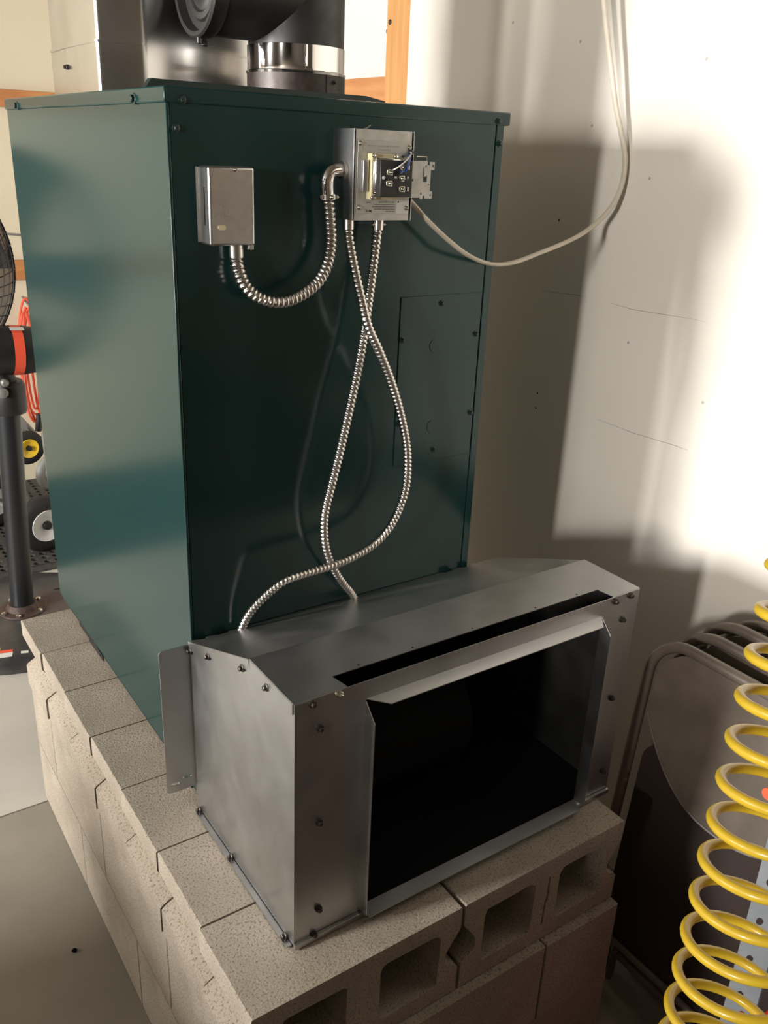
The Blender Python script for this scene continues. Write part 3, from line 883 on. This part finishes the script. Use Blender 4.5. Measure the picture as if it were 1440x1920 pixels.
# flat front top with the long slot
g = G()
o_ = [(-0.001, PYM), (-0.001, PY0), (X(0.196), PY0), (X(0.190), 0.112), (X(0.748), 0.112), (X(0.753), PY0), (PX1 - PX0 + 0.001, PY0), (PX1 - PX0 + 0.001, PYM)]
g.plate(o_, [], (PX0, 0, PZM), (1, 0, 0), (0, 1, 0), SH)
part('front_top_panel', g, M['galv'], bc)
# front frame with collar flanges
OX0, OX1, OZ0, OZ1 = 0.228, 0.728, 0.018, 0.424
part('front_panel', G().plate([(PX0, 0.004), (PX1, 0.004), (PX1, PZM), (PX0, PZM)], [[(OX0, OZ0), (OX1, OZ0), (OX1, OZ1), (OX0, OZ1)]], (0, PY0, 0), (1, 0, 0), (0, 0, 1), SH), M['galv'], bc)
part('corner_angle', G().box(PX0, 0.137, PY0 - 0.0022, PY0 - 0.0015, 0.004, PZM - 0.001), M['galv'], bc)
FLN = 0.026


def flange(pts, name='flange', lab=None):
    g = G().loft([[V(p) for p in pts], [V(p) + off for p in pts]])
    return part(name, g, M['galv'], bc, smooth=25)


off = V((0, 0, 0.0014))
flange([(OX0, PY0, OZ1), (OX1, PY0, OZ1), (OX1 - 0.022, PY0 - FLN, OZ1 - 0.004), (OX0 + 0.030, PY0 - FLN, OZ1 - 0.004)])
off = V((0.0014, 0, 0))
flange([(OX0, PY0, OZ0), (OX0, PY0, OZ1), (OX0 + 0.001, PY0 - FLN, OZ1 - 0.030), (OX0 + 0.001, PY0 - FLN, OZ0 + 0.004)])
flange([(OX1, PY0, OZ0), (OX1, PY0, OZ1), (OX1 + 0.001, PY0 - FLN, OZ1 - 0.030), (OX1 + 0.001, PY0 - FLN, OZ0 + 0.004)])
off = V((0, 0, 0.0014))
flange([(OX0 + 0.004, PY0, OZ0), (OX1, PY0, OZ0), (OX1 - 0.008, PY0 - FLN, OZ0 - 0.004), (OX0 + 0.008, PY0 - FLN, OZ0 - 0.004)])
# floor, interior and blower
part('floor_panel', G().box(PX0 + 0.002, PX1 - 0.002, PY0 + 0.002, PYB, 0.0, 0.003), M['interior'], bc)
part('bottom_lip', G().box(PX0 - 0.001, OX0 + 0.02, PY0 - 0.008, PY0 - 0.002, 0.0, 0.010, 0.0006), M['galv'], bc)
part('bottom_lip', G().box(OX1 - 0.004, PX1, PY0 - 0.008, PY0 - 0.002, 0.0, 0.010, 0.0006), M['galv'], bc)
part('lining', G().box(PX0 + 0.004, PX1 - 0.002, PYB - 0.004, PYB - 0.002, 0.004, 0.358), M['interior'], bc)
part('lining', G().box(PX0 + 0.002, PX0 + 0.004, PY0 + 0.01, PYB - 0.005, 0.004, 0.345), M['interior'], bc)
sc_ = []
for k in range(41):
    a = 2 * PI * k / 40
    r = 0.085 + 0.045 * k / 40
    sc_.append((0.30 + r * math.cos(a), 0.19 + r * math.sin(a)))
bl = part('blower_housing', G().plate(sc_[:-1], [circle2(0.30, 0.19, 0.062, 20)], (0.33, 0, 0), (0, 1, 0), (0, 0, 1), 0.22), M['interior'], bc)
part('motor', G().cyl((0.29, 0.30, 0.19), (0.40, 0.30, 0.19), 0.052, 20), M['black'], bl)
part('lining', G().box(PX1 - 0.005, PX1 - 0.003, PY0 + 0.01, PYB - 0.005, 0.004, 0.345), M['galv'], bc)
# side flange with slots
so = rrect(0, 0.056, 0.049, 0.355, 0.006, 3)
sh = [rrect(0.008, 0.024, 0.064, 0.070, 0.0028, 3), rrect(0.030, 0.048, 0.072, 0.078, 0.0028, 3)]
part('side_flange', G().plate(so, sh, (PX0 - 0.056, PYB, 0), (1, 0, 0), (0, 0, 1), -SH), M['galv'], bc, label='slotted mounting flange')
part('bottom_side_flange', G().box(PX0 - 0.010, PX0, PY0 + 0.004, PYB - 0.02, 0.0, 0.002), M['galv'], bc)
for y, z in ((0.452, 0.346), (0.372, 0.378), (0.240, 0.428), (0.158, 0.440)):
    screw(bc, (PX0 - 0.0022, y, z), (-1, 0, 0), 0.0050)
for y in (0.440, 0.300, 0.100):
    screw(bc, (PX0 - 0.004, y, 0.006), (-1, 0, 0.2), 0.0050)
for x, z, m in ((0.137, 0.449, 'dark_screw'), (0.182, 0.449, 'zinc_screw'), (0.150, 0.404, 'dark_screw'), (0.151, 0.233, 'dark_screw'), (0.153, 0.059, 'dark_screw'), (0.145, 0.010, 'dark_screw'), (0.756, 0.448, 'dark_screw'),
                (0.795, 0.450, 'dark_screw'), (0.783, 0.404, 'dark_screw'), (0.788, 0.234, 'dark_screw'), (0.797, 0.061, 'dark_screw')):
    screw(bc, (x, PY0 - 0.0034, z), (0, -1, 0), 0.0048, m)
for x in (0.24, 0.34, 0.46, 0.60, 0.70):
    part('rivet_hole', G().cyl((x, 0.118, PZM + 0.0010), (x, 0.118, PZM + 0.0019), 0.0016, 8), M['interior'], bc)

# ------------------------------------------------------------------ folding chairs leaning on the right wall
def chair(dx, dy, dz, label, sticker=False):
    base = V((0.893 + dx, -0.11 + dy, FLOOR))
    t = thing('folding_chair', base, label, 'chair', 'folded metal chairs')
    Y1, Y0, HT = 0.235, -0.235, 0.885 + dz
    k = 0.080
    P = lambda y, v, o=0.0: base + V((v * k + o, y, v * 0.9968))
    r = 0.0115
    path = [P(Y1, 0.012)]
    rad = 0.085
    path += [P(Y1, 0.012 + (HT - rad - 0.012) * i / 6) for i in range(1, 7)]
    for i in range(1, 9):
        a = PI / 2 * i / 8
        path.append(P(Y1 - rad + rad * math.cos(a), HT - rad + rad * math.sin(a)))
    path += [P(Y1 - rad - (Y1 - Y0 - 2 * rad) * i / 5, HT) for i in range(1, 5)]
    for i in range(0, 9):
        a = PI / 2 + PI / 2 * i / 8
        path.append(P(Y0 + rad + rad * math.cos(a), HT - rad + rad * math.sin(a)))
    path += [P(Y0, HT - rad - (HT - rad - 0.012) * i / 6) for i in range(1, 7)]
    part('tube_frame', G().tube(path, r, 12), M['chair'], t)
    for y in (Y1, Y0):
        part('foot_cap', G().cyl(P(y, 0.0), P(y, 0.030), r + 0.003, 12), M['black_plastic'], t)
    # backrest: curved sheet hanging from the top rail
    g = G()
    rows = []
    ny, nv = 18, 8
    for j in range(nv + 1):
        row = []
        for i in range(ny + 1):
            s = -1 + 2 * i / ny
            y = 0.216 * s
            top = HT - 0.008 - (0.058 * max(0, abs(s) - 0.62) ** 2 / 0.1444 if abs(s) > 0.62 else 0)
            low = HT - 0.172 - 0.150 * (1 - abs(s) ** 2.4)
            v = top + (low - top) * j / nv
            bow = -0.012 * (1 - s * s) * (0.3 + 0.7 * j / nv)
            row.append(P(y, v, bow))
        rows.append(row)
    for off_ in (0, 1):
        pass
    rv = [[g.bm.verts.new(p) for p in row] for row in rows]
    rb = [[g.bm.verts.new(p + V((0.0025, 0, 0))) for p in row] for row in rows]
    for j in range(nv):
        for i in range(ny):
            g.bm.faces.new((rv[j][i], rv[j][i + 1], rv[j + 1][i + 1], rv[j + 1][i]))
            g.bm.faces.new((rb[j][i], rb[j + 1][i], rb[j + 1][i + 1], rb[j][i + 1]))
    rim = [(0, i) for i in range(ny)] + [(j, ny) for j in range(nv)] + [(nv, i) for i in range(ny, 0, -1)] + [(j, 0) for j in range(nv, 0, -1)]
    for (a, b) in zip(rim, rim[1:] + rim[:1]):
        g.bm.faces.new((rv[a[0]][a[1]], rb[a[0]][a[1]], rb[b[0]][b[1]], rv[b[0]][b[1]]))
    bk = part('backrest', g, M['chair'], t)
    part('rolled_edge', G().tube([p + V((0.001, 0, 0)) for p in rows[-1]], 0.0035, 6), M['chair'], bk)
    if sticker:
        part('sticker', G().cyl(P(-0.07, HT - 0.175, -0.0105), P(-0.07, HT - 0.175, -0.004), 0.012, 14), M['sticker'], bk, label='orange dot sticker')
    # seat folded up between the legs
    part('seat', G().plate(rrect(-0.208, 0.208, 0.135, 0.655, 0.05, 5), [], P(0, 0, 0.006), (0, 1, 0), V((k, 0, 0.9968)), 0.016), M['chair_seat'], t)
    # rear legs and cross bars
    for y in (0.175, -0.175):
        part('rear_leg', G().tube([P(y, 0.012, 0.034), P(y, 0.60, 0.034)], 0.0085, 10), M['chair'], t)
    part('cross_bar', G().tube([P(Y1 - 0.006, 0.150), P(Y0 + 0.006, 0.150)], 0.008, 10), M['chair'], t)
    part('cross_bar', G().tube([P(0.172, 0.085, 0.034), P(-0.172, 0.085, 0.034)], 0.008, 10), M['chair'], t)
    return t


chair(0.0, 0.0, 0.0, 'front taupe folding chair of the stack, with an orange dot on its backrest', True)
chair(0.060, -0.020, 0.012, 'taupe metal folding chair second in the stack leaning on the white wall')
chair(0.120, -0.026, 0.022, 'taupe metal folding chair third in the stack leaning on the white wall')
chair(0.178, -0.045, 0.020, 'taupe metal folding chair last in the stack, right against the white wall')

# ------------------------------------------------------------------ yellow coiled air hose
hs = thing('air_hose', (0.30, -0.50, 0.30), 'bright yellow coiled air hose hanging at the right edge', 'hose')
A0 = V((0.2053, -0.5525, 0.5038))
ax = V((math.sin(0.1577) * math.cos(0.4949), math.sin(0.1577) * math.sin(0.4949), math.cos(0.1577)))
CR, TR, CP = 0.0505, 0.0047, 0.0380
s0, s1 = -0.16, 0.42
pts = []
uu = V((1, 0, 0)) - ax * ax.x
uu.normalize()
ww = ax.cross(uu)
nst = int((s1 - s0) / CP * 40)
for i in range(nst + 1):
    s = s0 + (s1 - s0) * i / nst
    a = 2 * PI * s / CP + 2.0352
    pts.append(A0 + ax * s + (uu * math.cos(a) + ww * math.sin(a)) * CR)
tail = pts[-1]
pts += [tail + V((0.02, -0.03, 0.05)), tail + V((0.05, -0.09, 0.14)), tail + V((0.08, -0.14, 0.30)), V((tail.x + 0.09, tail.y - 0.16, ZC - 0.04))]
part('coil', G().tube(pts, TR, 12), M['yellow'], hs)
part('coupler', G().cyl(pts[0], pts[0] + V((-0.01, 0.02, -0.05)), 0.009, 12), M['chrome'], hs)
part('ceiling_hook', G().cyl((tail.x + 0.09, tail.y - 0.16, ZC - 0.06), (tail.x + 0.09, tail.y - 0.16, ZC), 0.012, 12), M['grey_metal'], hs)

# ------------------------------------------------------------------ punched steel post and red can
sp = thing('slotted_post', (0.60, -0.39, FLOOR), 'upright grey steel angle post punched with holes, behind the yellow hose', 'post')
SW = 0.042
ud = V((0.52, -0.85, 0)).normalized()
holes = []
z = 0.05
k = 0
while z < 1.30:
    cx = SW * (0.40 if k % 2 == 0 else 0.62)
    holes.append(circle2(cx, z, 0.0050, 10, 0.0078))
    z += 0.036
    k += 1
g = G().plate([(0, 0.0), (SW, 0.0), (SW, 1.36), (0, 1.36)], holes, (0.600, -0.360, FLOOR), ud, (0, 0, 1), 0.002)
part('punched_face', g, M['strut'], sp)
side = V((ud.y, -ud.x, 0)) * -1
g = G().plate([(0, 0.0), (0.030, 0.0), (0.030, 1.36), (0, 1.36)], [], V((0.600, -0.360, FLOOR)) + ud * SW, side, (0, 0, 1), 0.002)
part('return_face', g, M['strut'], sp)
part('base_plate', G().box(0.585, 0.66, -0.45, -0.345, FLOOR, FLOOR + 0.004), M['strut'], sp)

rc = thing('fuel_can', (0.78, -0.35, FLOOR), 'red plastic can just showing at the bottom right corner', 'can')
g = G().loft([[V((a, b, z)) for a, b in rrect(0.72 + i, 0.87 - i, -0.43 + i, -0.27 - i, 0.03, 4)] for z, i in ((FLOOR, 0.006), (FLOOR + 0.02, 0), (FLOOR + 0.30, 0), (FLOOR + 0.35, 0.012), (FLOOR + 0.38, 0.04))])
part('body', g, M['red'], rc)
part('spout_cap', G().lathe((0.735, -0.35, FLOOR + 0.35), (0, 0, 1), [(0, 0.024), (0.05, 0.022), (0.052, 0.015)], 16), M['black_plastic'], rc)
part('handle', G().tube(catmull([(0.77, -0.35, FLOOR + 0.37), (0.78, -0.35, FLOOR + 0.42), (0.82, -0.35, FLOOR + 0.42), (0.835, -0.35, FLOOR + 0.35)], 6), 0.010, 10), M['red'], rc)

# ------------------------------------------------------------------ pedestal fan behind the furnace
fn = thing('pedestal_fan', (0.198, 2.42, FLOOR), 'black pedestal drum fan on a round steel base behind the furnace', 'fan')
BXc, BYc = 0.198, 2.42
prof = [(0, 0.385), (0.016, 0.385), (0.028, 0.372), (0.042, 0.28), (0.052, 0.16), (0.056, 0.05), (0.056, 0.0)]
part('base', G().lathe((BXc, BYc, FLOOR), (0, 0, 1), prof, 56), M['base_steel'], fn, label='round domed steel base')
part('post_flange', G().lathe((BXc, BYc, FLOOR + 0.054), (0, 0, 1), [(0, 0.088), (0.006, 0.086), (0.010, 0.062), (0.030, 0.048)], 28), M['rust'], fn)
for a in (0.5, 1.9, 3.5, 4.3, 5.4):
    place('bolt', SCREW_ME.get('fb') or SCREW_ME.setdefault('fb', G().lathe((0, 0, 0), (0, 0, 1), [(0, 0.011), (0.008, 0.011), (0.011, 0.006)], 6).mesh('bolt', M['zinc_screw'], 30)),
          fn, (BXc + 0.078 * math.cos(a), BYc + 0.078 * math.sin(a), FLOOR + 0.060), (0, 0, 1))
part('post', G().lathe((BXc, BYc, FLOOR + 0.056), (0.045, 0, 1), [(0, 0.042), (0.86, 0.042)], 28), M['black'], fn)
TX = BXc + 0.043
part('post_clamp', G().lathe((TX, BYc, 0.255), (0, 0, 1), [(0, 0.055), (0.012, 0.060), (0.10, 0.060), (0.115, 0.052)], 24), M['black_plastic'], fn)
part('clamp_knob', G().lathe((TX - 0.03, BYc - 0.06, 0.345), (0, -1, 0), [(0, 0.018), (0.015, 0.018), (0.02, 0.010)], 12), M['grey_metal'], fn)
part('clamp_knob', G().lathe((TX - 0.02, BYc - 0.06, 0.380), (0, -1, 0), [(0, 0.013), (0.015, 0.013), (0.02, 0.008)], 12), M['grey_metal'], fn)
mo = part('motor', G().lathe((-0.125, BYc - 0.02, 0.505), (1, -0.02, -0.06), [(0, 0.075), (0.02, 0.084), (0.43, 0.084), (0.47, 0.078), (0.478, 0.05)], 32), M['black_plastic'], fn)
# tape ring around the motor
d = V((1, -0.02, -0.06)).normalized()
o0 = V((-0.125, BYc - 0.02, 0.505))
part('tape_ring', G().lathe(o0 + d * 0.385, d, [(0, 0.0855), (0.034, 0.0855)], 32, False), M['red_tape'], mo, label='red tape ring')
part('tape_end', G().plate([(0, 0), (0.045, 0), (0.045, 0.02), (0, 0.02)], [], o0 + d * 0.385 + V((0, -0.045, 0.076)), d, V((0, 0.8, 0.3)).normalized(), 0.001), M['label_white'], mo)
part('yoke', G().tube([(TX, BYc, 0.365), (TX - 0.02, BYc, 0.44)], 0.035, 14), M['black_plastic'], fn)
# drum with domed wire guard
DC = V((-0.066, BYc, 0.762))
DRr = 0.380
part('drum', G().lathe(DC + V((0, 0.20, 0)), (0, -1, 0), [(0, DRr), (0.20, DRr), (0.20, DRr - 0.010), (0.0, DRr - 0.010), (0, DRr)], 56, False), M['black'], fn)
g = G()


def dome(r, a):
    return DC + V((r * math.cos(a), -0.085 * math.sqrt(max(0.0, 1 - (r / DRr) ** 2)), r * math.sin(a)))


for r in [DRr * q for q in (0.12, 0.2, 0.28, 0.36, 0.44, 0.52, 0.60, 0.68, 0.75, 0.82, 0.88, 0.93, 0.97)]:
    g.tube([dome(r, 2 * PI * i / 48) for i in range(48)], 0.0022, 5, closed=True)
for i in range(60):
    a = 2 * PI * i / 60
    g.tube([dome(DRr * q, a + q * 0.5) for q in (0.12, 0.3, 0.5, 0.7, 0.85, 0.94, 1.0)], 0.0020, 5)
part('wire_guard', g, M['black'], fn, label='domed black wire guard')
hub = part('fan_hub', G().lathe(DC + V((0, 0.02, 0)), (0, -1, 0), [(0, 0.05), (0.05, 0.05), (0.06, 0.03)], 20), M['grey_metal'], fn)
for i in range(4):
    a0 = 2 * PI * i / 4 + 0.3
    rr = []
    for r in (0.045, 0.16, 0.27, 0.36):
        w = 0.03 + r * 0.28
        tw = 0.03 * (1 - r)
        c = V((math.cos(a0), 0, math.sin(a0)))
        s = V((-math.sin(a0), 0, math.cos(a0)))
        q = DC + V((0, 0.05, 0)) + c * r
        rr.append([q - s * w + V((0, tw, 0)), q + s * w - V((0, tw, 0)), q + s * w + V((0, 0.003 - tw, 0)), q - s * w + V((0, tw + 0.003, 0))])
    part('blade', G().loft(rr), M['grey_metal'], hub)
# labels on the base


def dome_z(x, y, up=0.0012):
    r = math.hypot(x - BXc, y - BYc)
    for (z0, r0), (z1, r1) in zip(prof[2:], prof[3:]):
        if r1 <= r <= r0:
            return FLOOR + z0 + (z1 - z0) * (r0 - r) / (r0 - r1) + up
    return FLOOR + 0.02


def base_sticker(name, quad, m, lab=None):
    top = [V((x, y, dome_z(x, y))) for x, y in quad]
    g = G().loft([[p - V((0, 0, 0.001)) for p in top], top])
    part(name, g, m, fn, label=lab, smooth=0)


base_sticker('base_label', [(-0.03, 2.150), (0.088, 2.118), (0.096, 2.140), (-0.02, 2.178)], M['label_white'], 'white sticker on the base')
base_sticker('label_stripe', [(-0.02, 2.180), (0.096, 2.142), (0.098, 2.155), (-0.02, 2.196)], M['red_tape'])
base_sticker('label_stripe', [(-0.02, 2.198), (0.060, 2.172), (0.064, 2.186), (-0.02, 2.214)], M['yellow_plastic'])
base_sticker('paint_chip', [(0.118, 2.120), (0.142, 2.112), (0.146, 2.124), (0.122, 2.132)], M['label_white'])
part('base_slot', G().box(0.345, 0.405, 2.53, 2.537, FLOOR + 0.040, FLOOR + 0.050), M['interior'], fn)

pb = G().lathe((PEB[0], PEB[1], FLOOR), (0, 0, 1), [(0, 0.004), (0.003, 0.0065), (0.006, 0.004), (0.007, 0.001)], 9)
tag(part('pebble', pb, M['interior'], loc=(PEB[0], PEB[1], FLOOR)), 'tiny dark pebble alone on the floor left of the blocks', 'pebble')

# ------------------------------------------------------------------ perforated rubber mat
MXa, MYa, CELL, NX, NY = -1.59, 2.87, 0.046, 54, 24
g = G()
for j in range(NY):
    for i in range(NX):
        sh_ = 0
        x0, y0 = MXa + i * CELL, MYa + j * CELL
        cx, cy = x0 + CELL / 2, y0 + CELL / 2
        sq = []
        for k in range(8):
            a = 2 * PI * k / 8
            c, s = math.cos(a), math.sin(a)
            m_ = max(abs(c), abs(s))
            sq.append(V((cx + c / m_ * CELL / 2, cy + s / m_ * CELL / 2, FLOOR + 0.012)))
        ins = [V((cx + 0.0155 * math.cos(2 * PI * k / 8), cy + 0.0155 * math.sin(2 * PI * k / 8), FLOOR + 0.012)) for k in range(8)]
        dn = [p - V((0, 0, 0.011)) for p in ins]
        va, vb, vc = [[g.bm.verts.new(p) for p in L_] for L_ in (sq, ins, dn)]
        for k in range(8):
            l = (k + 1) % 8
            g.bm.faces.new((va[k], va[l], vb[l], vb[k]))
            g.bm.faces.new((vb[k], vb[l], vc[l], vc[k]))
mt = thing('rubber_mat', (MXa + NX * CELL / 2, MYa + NY * CELL / 2, FLOOR), 'dark perforated rubber mat on the floor behind the fan', 'mat')
part('perforated_sheet', g, M['mat_rubber'], mt, smooth=0)
x1_, y1_ = MXa + NX * CELL, MYa + NY * CELL
part('underlay', G().box(MXa, x1_, MYa, y1_, FLOOR, FLOOR + 0.0012), M['interior'], mt)
for b_ in ((MXa - 0.04, x1_ + 0.04, MYa - 0.05, MYa), (MXa - 0.04, MXa, MYa, y1_), (x1_, x1_ + 0.04, MYa, y1_)):
    part('border', G().box(*b_, FLOOR, FLOOR + 0.011, 0.002), M['mat_rubber'], mt)


# ------------------------------------------------------------------ hand truck, dolly and cords at the back
def wheel(parent, c, axis, R, w, hub_m, tyre_m, hub_r=0.55):
    c = V(c)
    d = V(axis).normalized()
    t = part('tyre', G().lathe(c - d * w / 2, d, [(0, R * 0.60), (0, R * 0.82), (w * 0.12, R * 0.95), (w * 0.3, R), (w * 0.7, R), (w * 0.88, R * 0.95), (w, R * 0.82), (w, R * 0.50), (0, R * 0.50), (0, R * 0.60)], 36, False), tyre_m, parent)
    h = part('wheel_rim', G().lathe(c - d * (w / 2 + 0.002), d, [(0.012, 0.0), (0.012, R * 0.30), (0.0, R * hub_r * 0.9), (-0.002, R * hub_r), (0.006, R * hub_r + 0.004), (w - 0.002, R * hub_r + 0.004), (w + 0.004, R * hub_r), (w - 0.008, R * 0.3), (w - 0.008, 0.0)], 32, False), hub_m, parent)
    part('hub_cap', G().lathe(c - d * (w / 2 + 0.006), d, [(0, 0.0), (0, R * 0.14), (0.02, R * 0.17)], 14), M['black_plastic'], h)
    return t


ht = thing('hand_truck', (0.42, 3.15, FLOOR), 'hand truck with fat black tyres and white hubs parked on the mat', 'hand truck')
ZM = FLOOR + 0.0125
wheel(ht, (0.440, 3.02, ZM + 0.128), (-0.25, 1, 0), 0.128, 0.075, M['white_plastic'], M['rubber'], 0.56)
wheel(ht, (0.300, 3.40, ZM + 0.135), (-0.15, 1, 0), 0.135, 0.075, M['grey_rubber'], M['rubber'], 0.50)
part('axle', G().cyl((0.43, 3.05, ZM + 0.128), (0.31, 3.37, ZM + 0.135), 0.012, 10), M['grey_metal'], ht)
for x in (0.56, 0.66):
    part('upright', G().tube([(x, 3.30, ZM + 0.02), (x + 0.01, 3.40, -0.14)], 0.014, 10), M['grey_metal'], ht)
part('cross_rail', G().tube([(0.555, 3.36, -0.30), (0.67, 3.36, -0.30)], 0.011, 8), M['grey_metal'], ht)
part('toe_plate', G().box(0.50, 0.80, 3.12, 3.28, ZM, ZM + 0.006), M['grey_metal'], ht)
part('wheel_bracket', G().tube([(0.42, 3.10, ZM + 0.13), (0.56, 3.30, ZM + 0.10)], 0.012, 8), M['grey_metal'], ht)

dl = thing('wheeled_dolly', (0.62, 3.72, FLOOR), 'small grey dolly with yellow-hubbed caster wheels below the orange cord', 'dolly')
part('frame_tube', G().tube([(0.50, 3.60, FLOOR + 0.030), (0.48, 3.74, -0.16)], 0.014, 10), M['grey_metal'], dl)
part('frame_tube', G().tube([(0.66, 3.60, FLOOR + 0.030), (0.66, 3.74, -0.16)], 0.014, 10), M['grey_metal'], dl)
part('frame_tube', G().tube([(0.47, 3.72, -0.19), (0.70, 3.69, -0.30)], 0.013, 10), M['grey_metal'], dl)
part('frame_tube', G().tube([(0.50, 3.68, -0.10), (0.64, 3.66, -0.30)], 0.012, 10), M['grey_metal'], dl)
wheel(dl, (0.530, 3.60, -0.268), (-0.2, 1, 0.0), 0.085, 0.040, M['yellow_plastic'], M['rubber'], 0.55)
wheel(dl, (0.625, 3.56, -0.400), (-0.5, 1, 0.0), 0.095, 0.040, M['grey_rubber'], M['grey_rubber'], 0.60)
part('caster_fork', G().box(0.515, 0.545, 3.625, 3.640, -0.27, -0.15), M['grey_metal'], dl)

ec = thing('extension_cord', (0.66, 3.90, -0.1), 'orange extension cord hung in long loops on the far wall', 'cord')
for i, (cx, w, top, bot) in enumerate(((0.668, 0.075, 0.41, -0.20), (0.700, 0.050, 0.39, -0.24), (0.655, 0.030, 0.37, -0.16), (0.690, 0.095, 0.40, -0.27), (0.640, 0.055, 0.36, -0.22))):
    pts = []
    for k in range(36):
        a = 2 * PI * k / 36
        sq_ = 0.55 + 0.45 * (0.5 - 0.5 * math.sin(a))
        pts.append((cx + w * math.cos(a) * sq_, 3.925 - 0.018 * i + 0.008 * math.sin(3 * a), (top + bot) / 2 + (top - bot) / 2 * math.sin(a)))
    part('loop', G().tube(pts, 0.0062, 8, closed=True), M['orange_cord'], ec)
part('hanger', G().tube([(0.672, YB, 0.405), (0.672, 3.90, 0.385), (0.672, 3.83, 0.375), (0.672, 3.82, 0.39)], 0.005, 8), M['grey_metal'], ec)
part('plug', G().cyl((0.655, 3.83, -0.17), (0.64, 3.83, -0.26), 0.017, 12), M['black_plastic'], ec)

# ------------------------------------------------------------------ workbench and tool chests, unseen, added to block window light
wbn = thing('blocker_bench', (-1.75, -0.4, FLOOR), 'long wooden workbench unseen left of the furnace, added to block low window light', 'blocker_bench')
WX0, WX1, WY0, WY1, WT = -2.10, -1.40, -2.20, 0.98, FLOOR + 0.92
part('bench_top', G().box(WX0, WX1, WY0, WY1, WT - 0.04, WT, 0.004), M['wood_x'], wbn)
part('front_board', G().box(WX1 - 0.05, WX1 - 0.03, WY0 + 0.05, WY1 - 0.05, FLOOR + 0.06, WT - 0.041), M['wall_dark'], wbn)
part('back_board', G().box(WX0 + 0.03, WX0 + 0.05, WY0 + 0.05, WY1 - 0.05, FLOOR + 0.06, WT - 0.041), M['wall_dark'], wbn)
part('lower_shelf', G().box(WX0 + 0.055, WX1 - 0.055, WY0 + 0.05, WY1 - 0.05, FLOOR + 0.18, FLOOR + 0.20), M['wall_dark'], wbn)
for x in (WX0 + 0.06, WX1 - 0.13):
    for y in (WY0 + 0.06, WY1 - 0.13):
        part('leg', G().box(x, x + 0.07, y, y + 0.07, FLOOR, WT - 0.041, 0.003), M['wood_v'], wbn)
tch = thing('blocker_chest', (-1.72, -0.95, WT), 'dark tool chest added to block low window light, on the workbench beyond the picture', 'tool chest')  # unseen, added to keep front-window light off the low fronts
part('body', G().box(-1.95, -1.50, -1.45, -0.46, WT, WT + 0.36, 0.006), M['black'], tch)
for i in range(4):
    dr = part('drawer', G().box(-1.500, -1.492, -1.42, -0.49, WT + 0.02 + i * 0.082, WT + 0.096 + i * 0.082, 0.002), M['black'], tch)
    part('handle', G().box(-1.492, -1.480, -1.15, -0.75, WT + 0.070 + i * 0.082, WT + 0.080 + i * 0.082, 0.002), M['grey_metal'], dr)
tcb = thing('blocker_cabinet', (-1.72, -0.17, WT), 'tall tool cabinet added to block window light, on the workbench beyond the picture', 'cabinet')  # unseen, added to keep front-window light off the furnace front
part('body', G().box(-1.95, -1.50, -0.43, 0.10, WT, WT + 0.85, 0.006), M['black'], tcb)
for y0 in (-0.42, -0.16):
    dr = part('door', G().box(-1.500, -1.490, y0, y0 + 0.25, WT + 0.02, WT + 0.83, 0.002), M['black'], tcb)
    part('handle', G().box(-1.490, -1.476, y0 + 0.12, y0 + 0.135, WT + 0.36, WT + 0.48, 0.002), M['grey_metal'], dr)

# ------------------------------------------------------------------ unseen shelving and boxes, added to cut bounce off the right wall
rk = thing('bounce_blocker_rack', (0.90, -1.25, FLOOR), 'unseen steel shelving rack added to cut bounce light from the right wall', 'shelf')
for x in (0.68, 1.15):
    for y in (-2.08, -0.58):
        part('upright', G().box(x, x + 0.03, y, y + 0.03, FLOOR, FLOOR + 1.95), M['strut'], rk)
for zz in (0.16, 0.62, 1.08, 1.54, 1.92):
    part('shelf', G().box(0.66, 1.185, -2.10, -0.54, FLOOR + zz, FLOOR + zz + 0.025, 0.003), M['wall_dark'], rk)
for zz in (0.16, 0.62, 1.08, 1.54):  # unseen dark boxes added to fill the rack and soak up bounce
    for k in range(4):
        y0 = -2.03 + k * 0.375
        h_ = [0.30, 0.33, 0.26, 0.31][k]
        cbx = thing('blocker_box', (0.92, y0 + 0.17, FLOOR + zz + 0.025), 'unseen brown box added on the bounce-cutting rack, %s shelf, %s' % ({0.16: 'bottom', 0.62: 'second', 1.08: 'third', 1.54: 'top'}[zz], ['farthest forward', 'second', 'third', 'nearest the furnace'][k]), 'box', 'boxes on the rack')
        part('carton', G().box(0.735, 1.13, y0 + 0.04, y0 + 0.36, FLOOR + zz + 0.0255, FLOOR + zz + h_, 0.003), M['carton'], cbx)
        part('tape', G().box(0.7345, 1.1305, y0 + 0.175, y0 + 0.225, FLOOR + zz + h_, FLOOR + zz + h_ + 0.001), M['carton_tape'], cbx)

# ------------------------------------------------------------------ lift everything so that the floor is z = 0
for o in list(col.objects):
    if o.parent is None:
        if o == cam:
            m_ = o.matrix_world.copy()
            m_.translation.z += LIFT
            o.matrix_world = m_
        else:
            o.location.z += LIFT
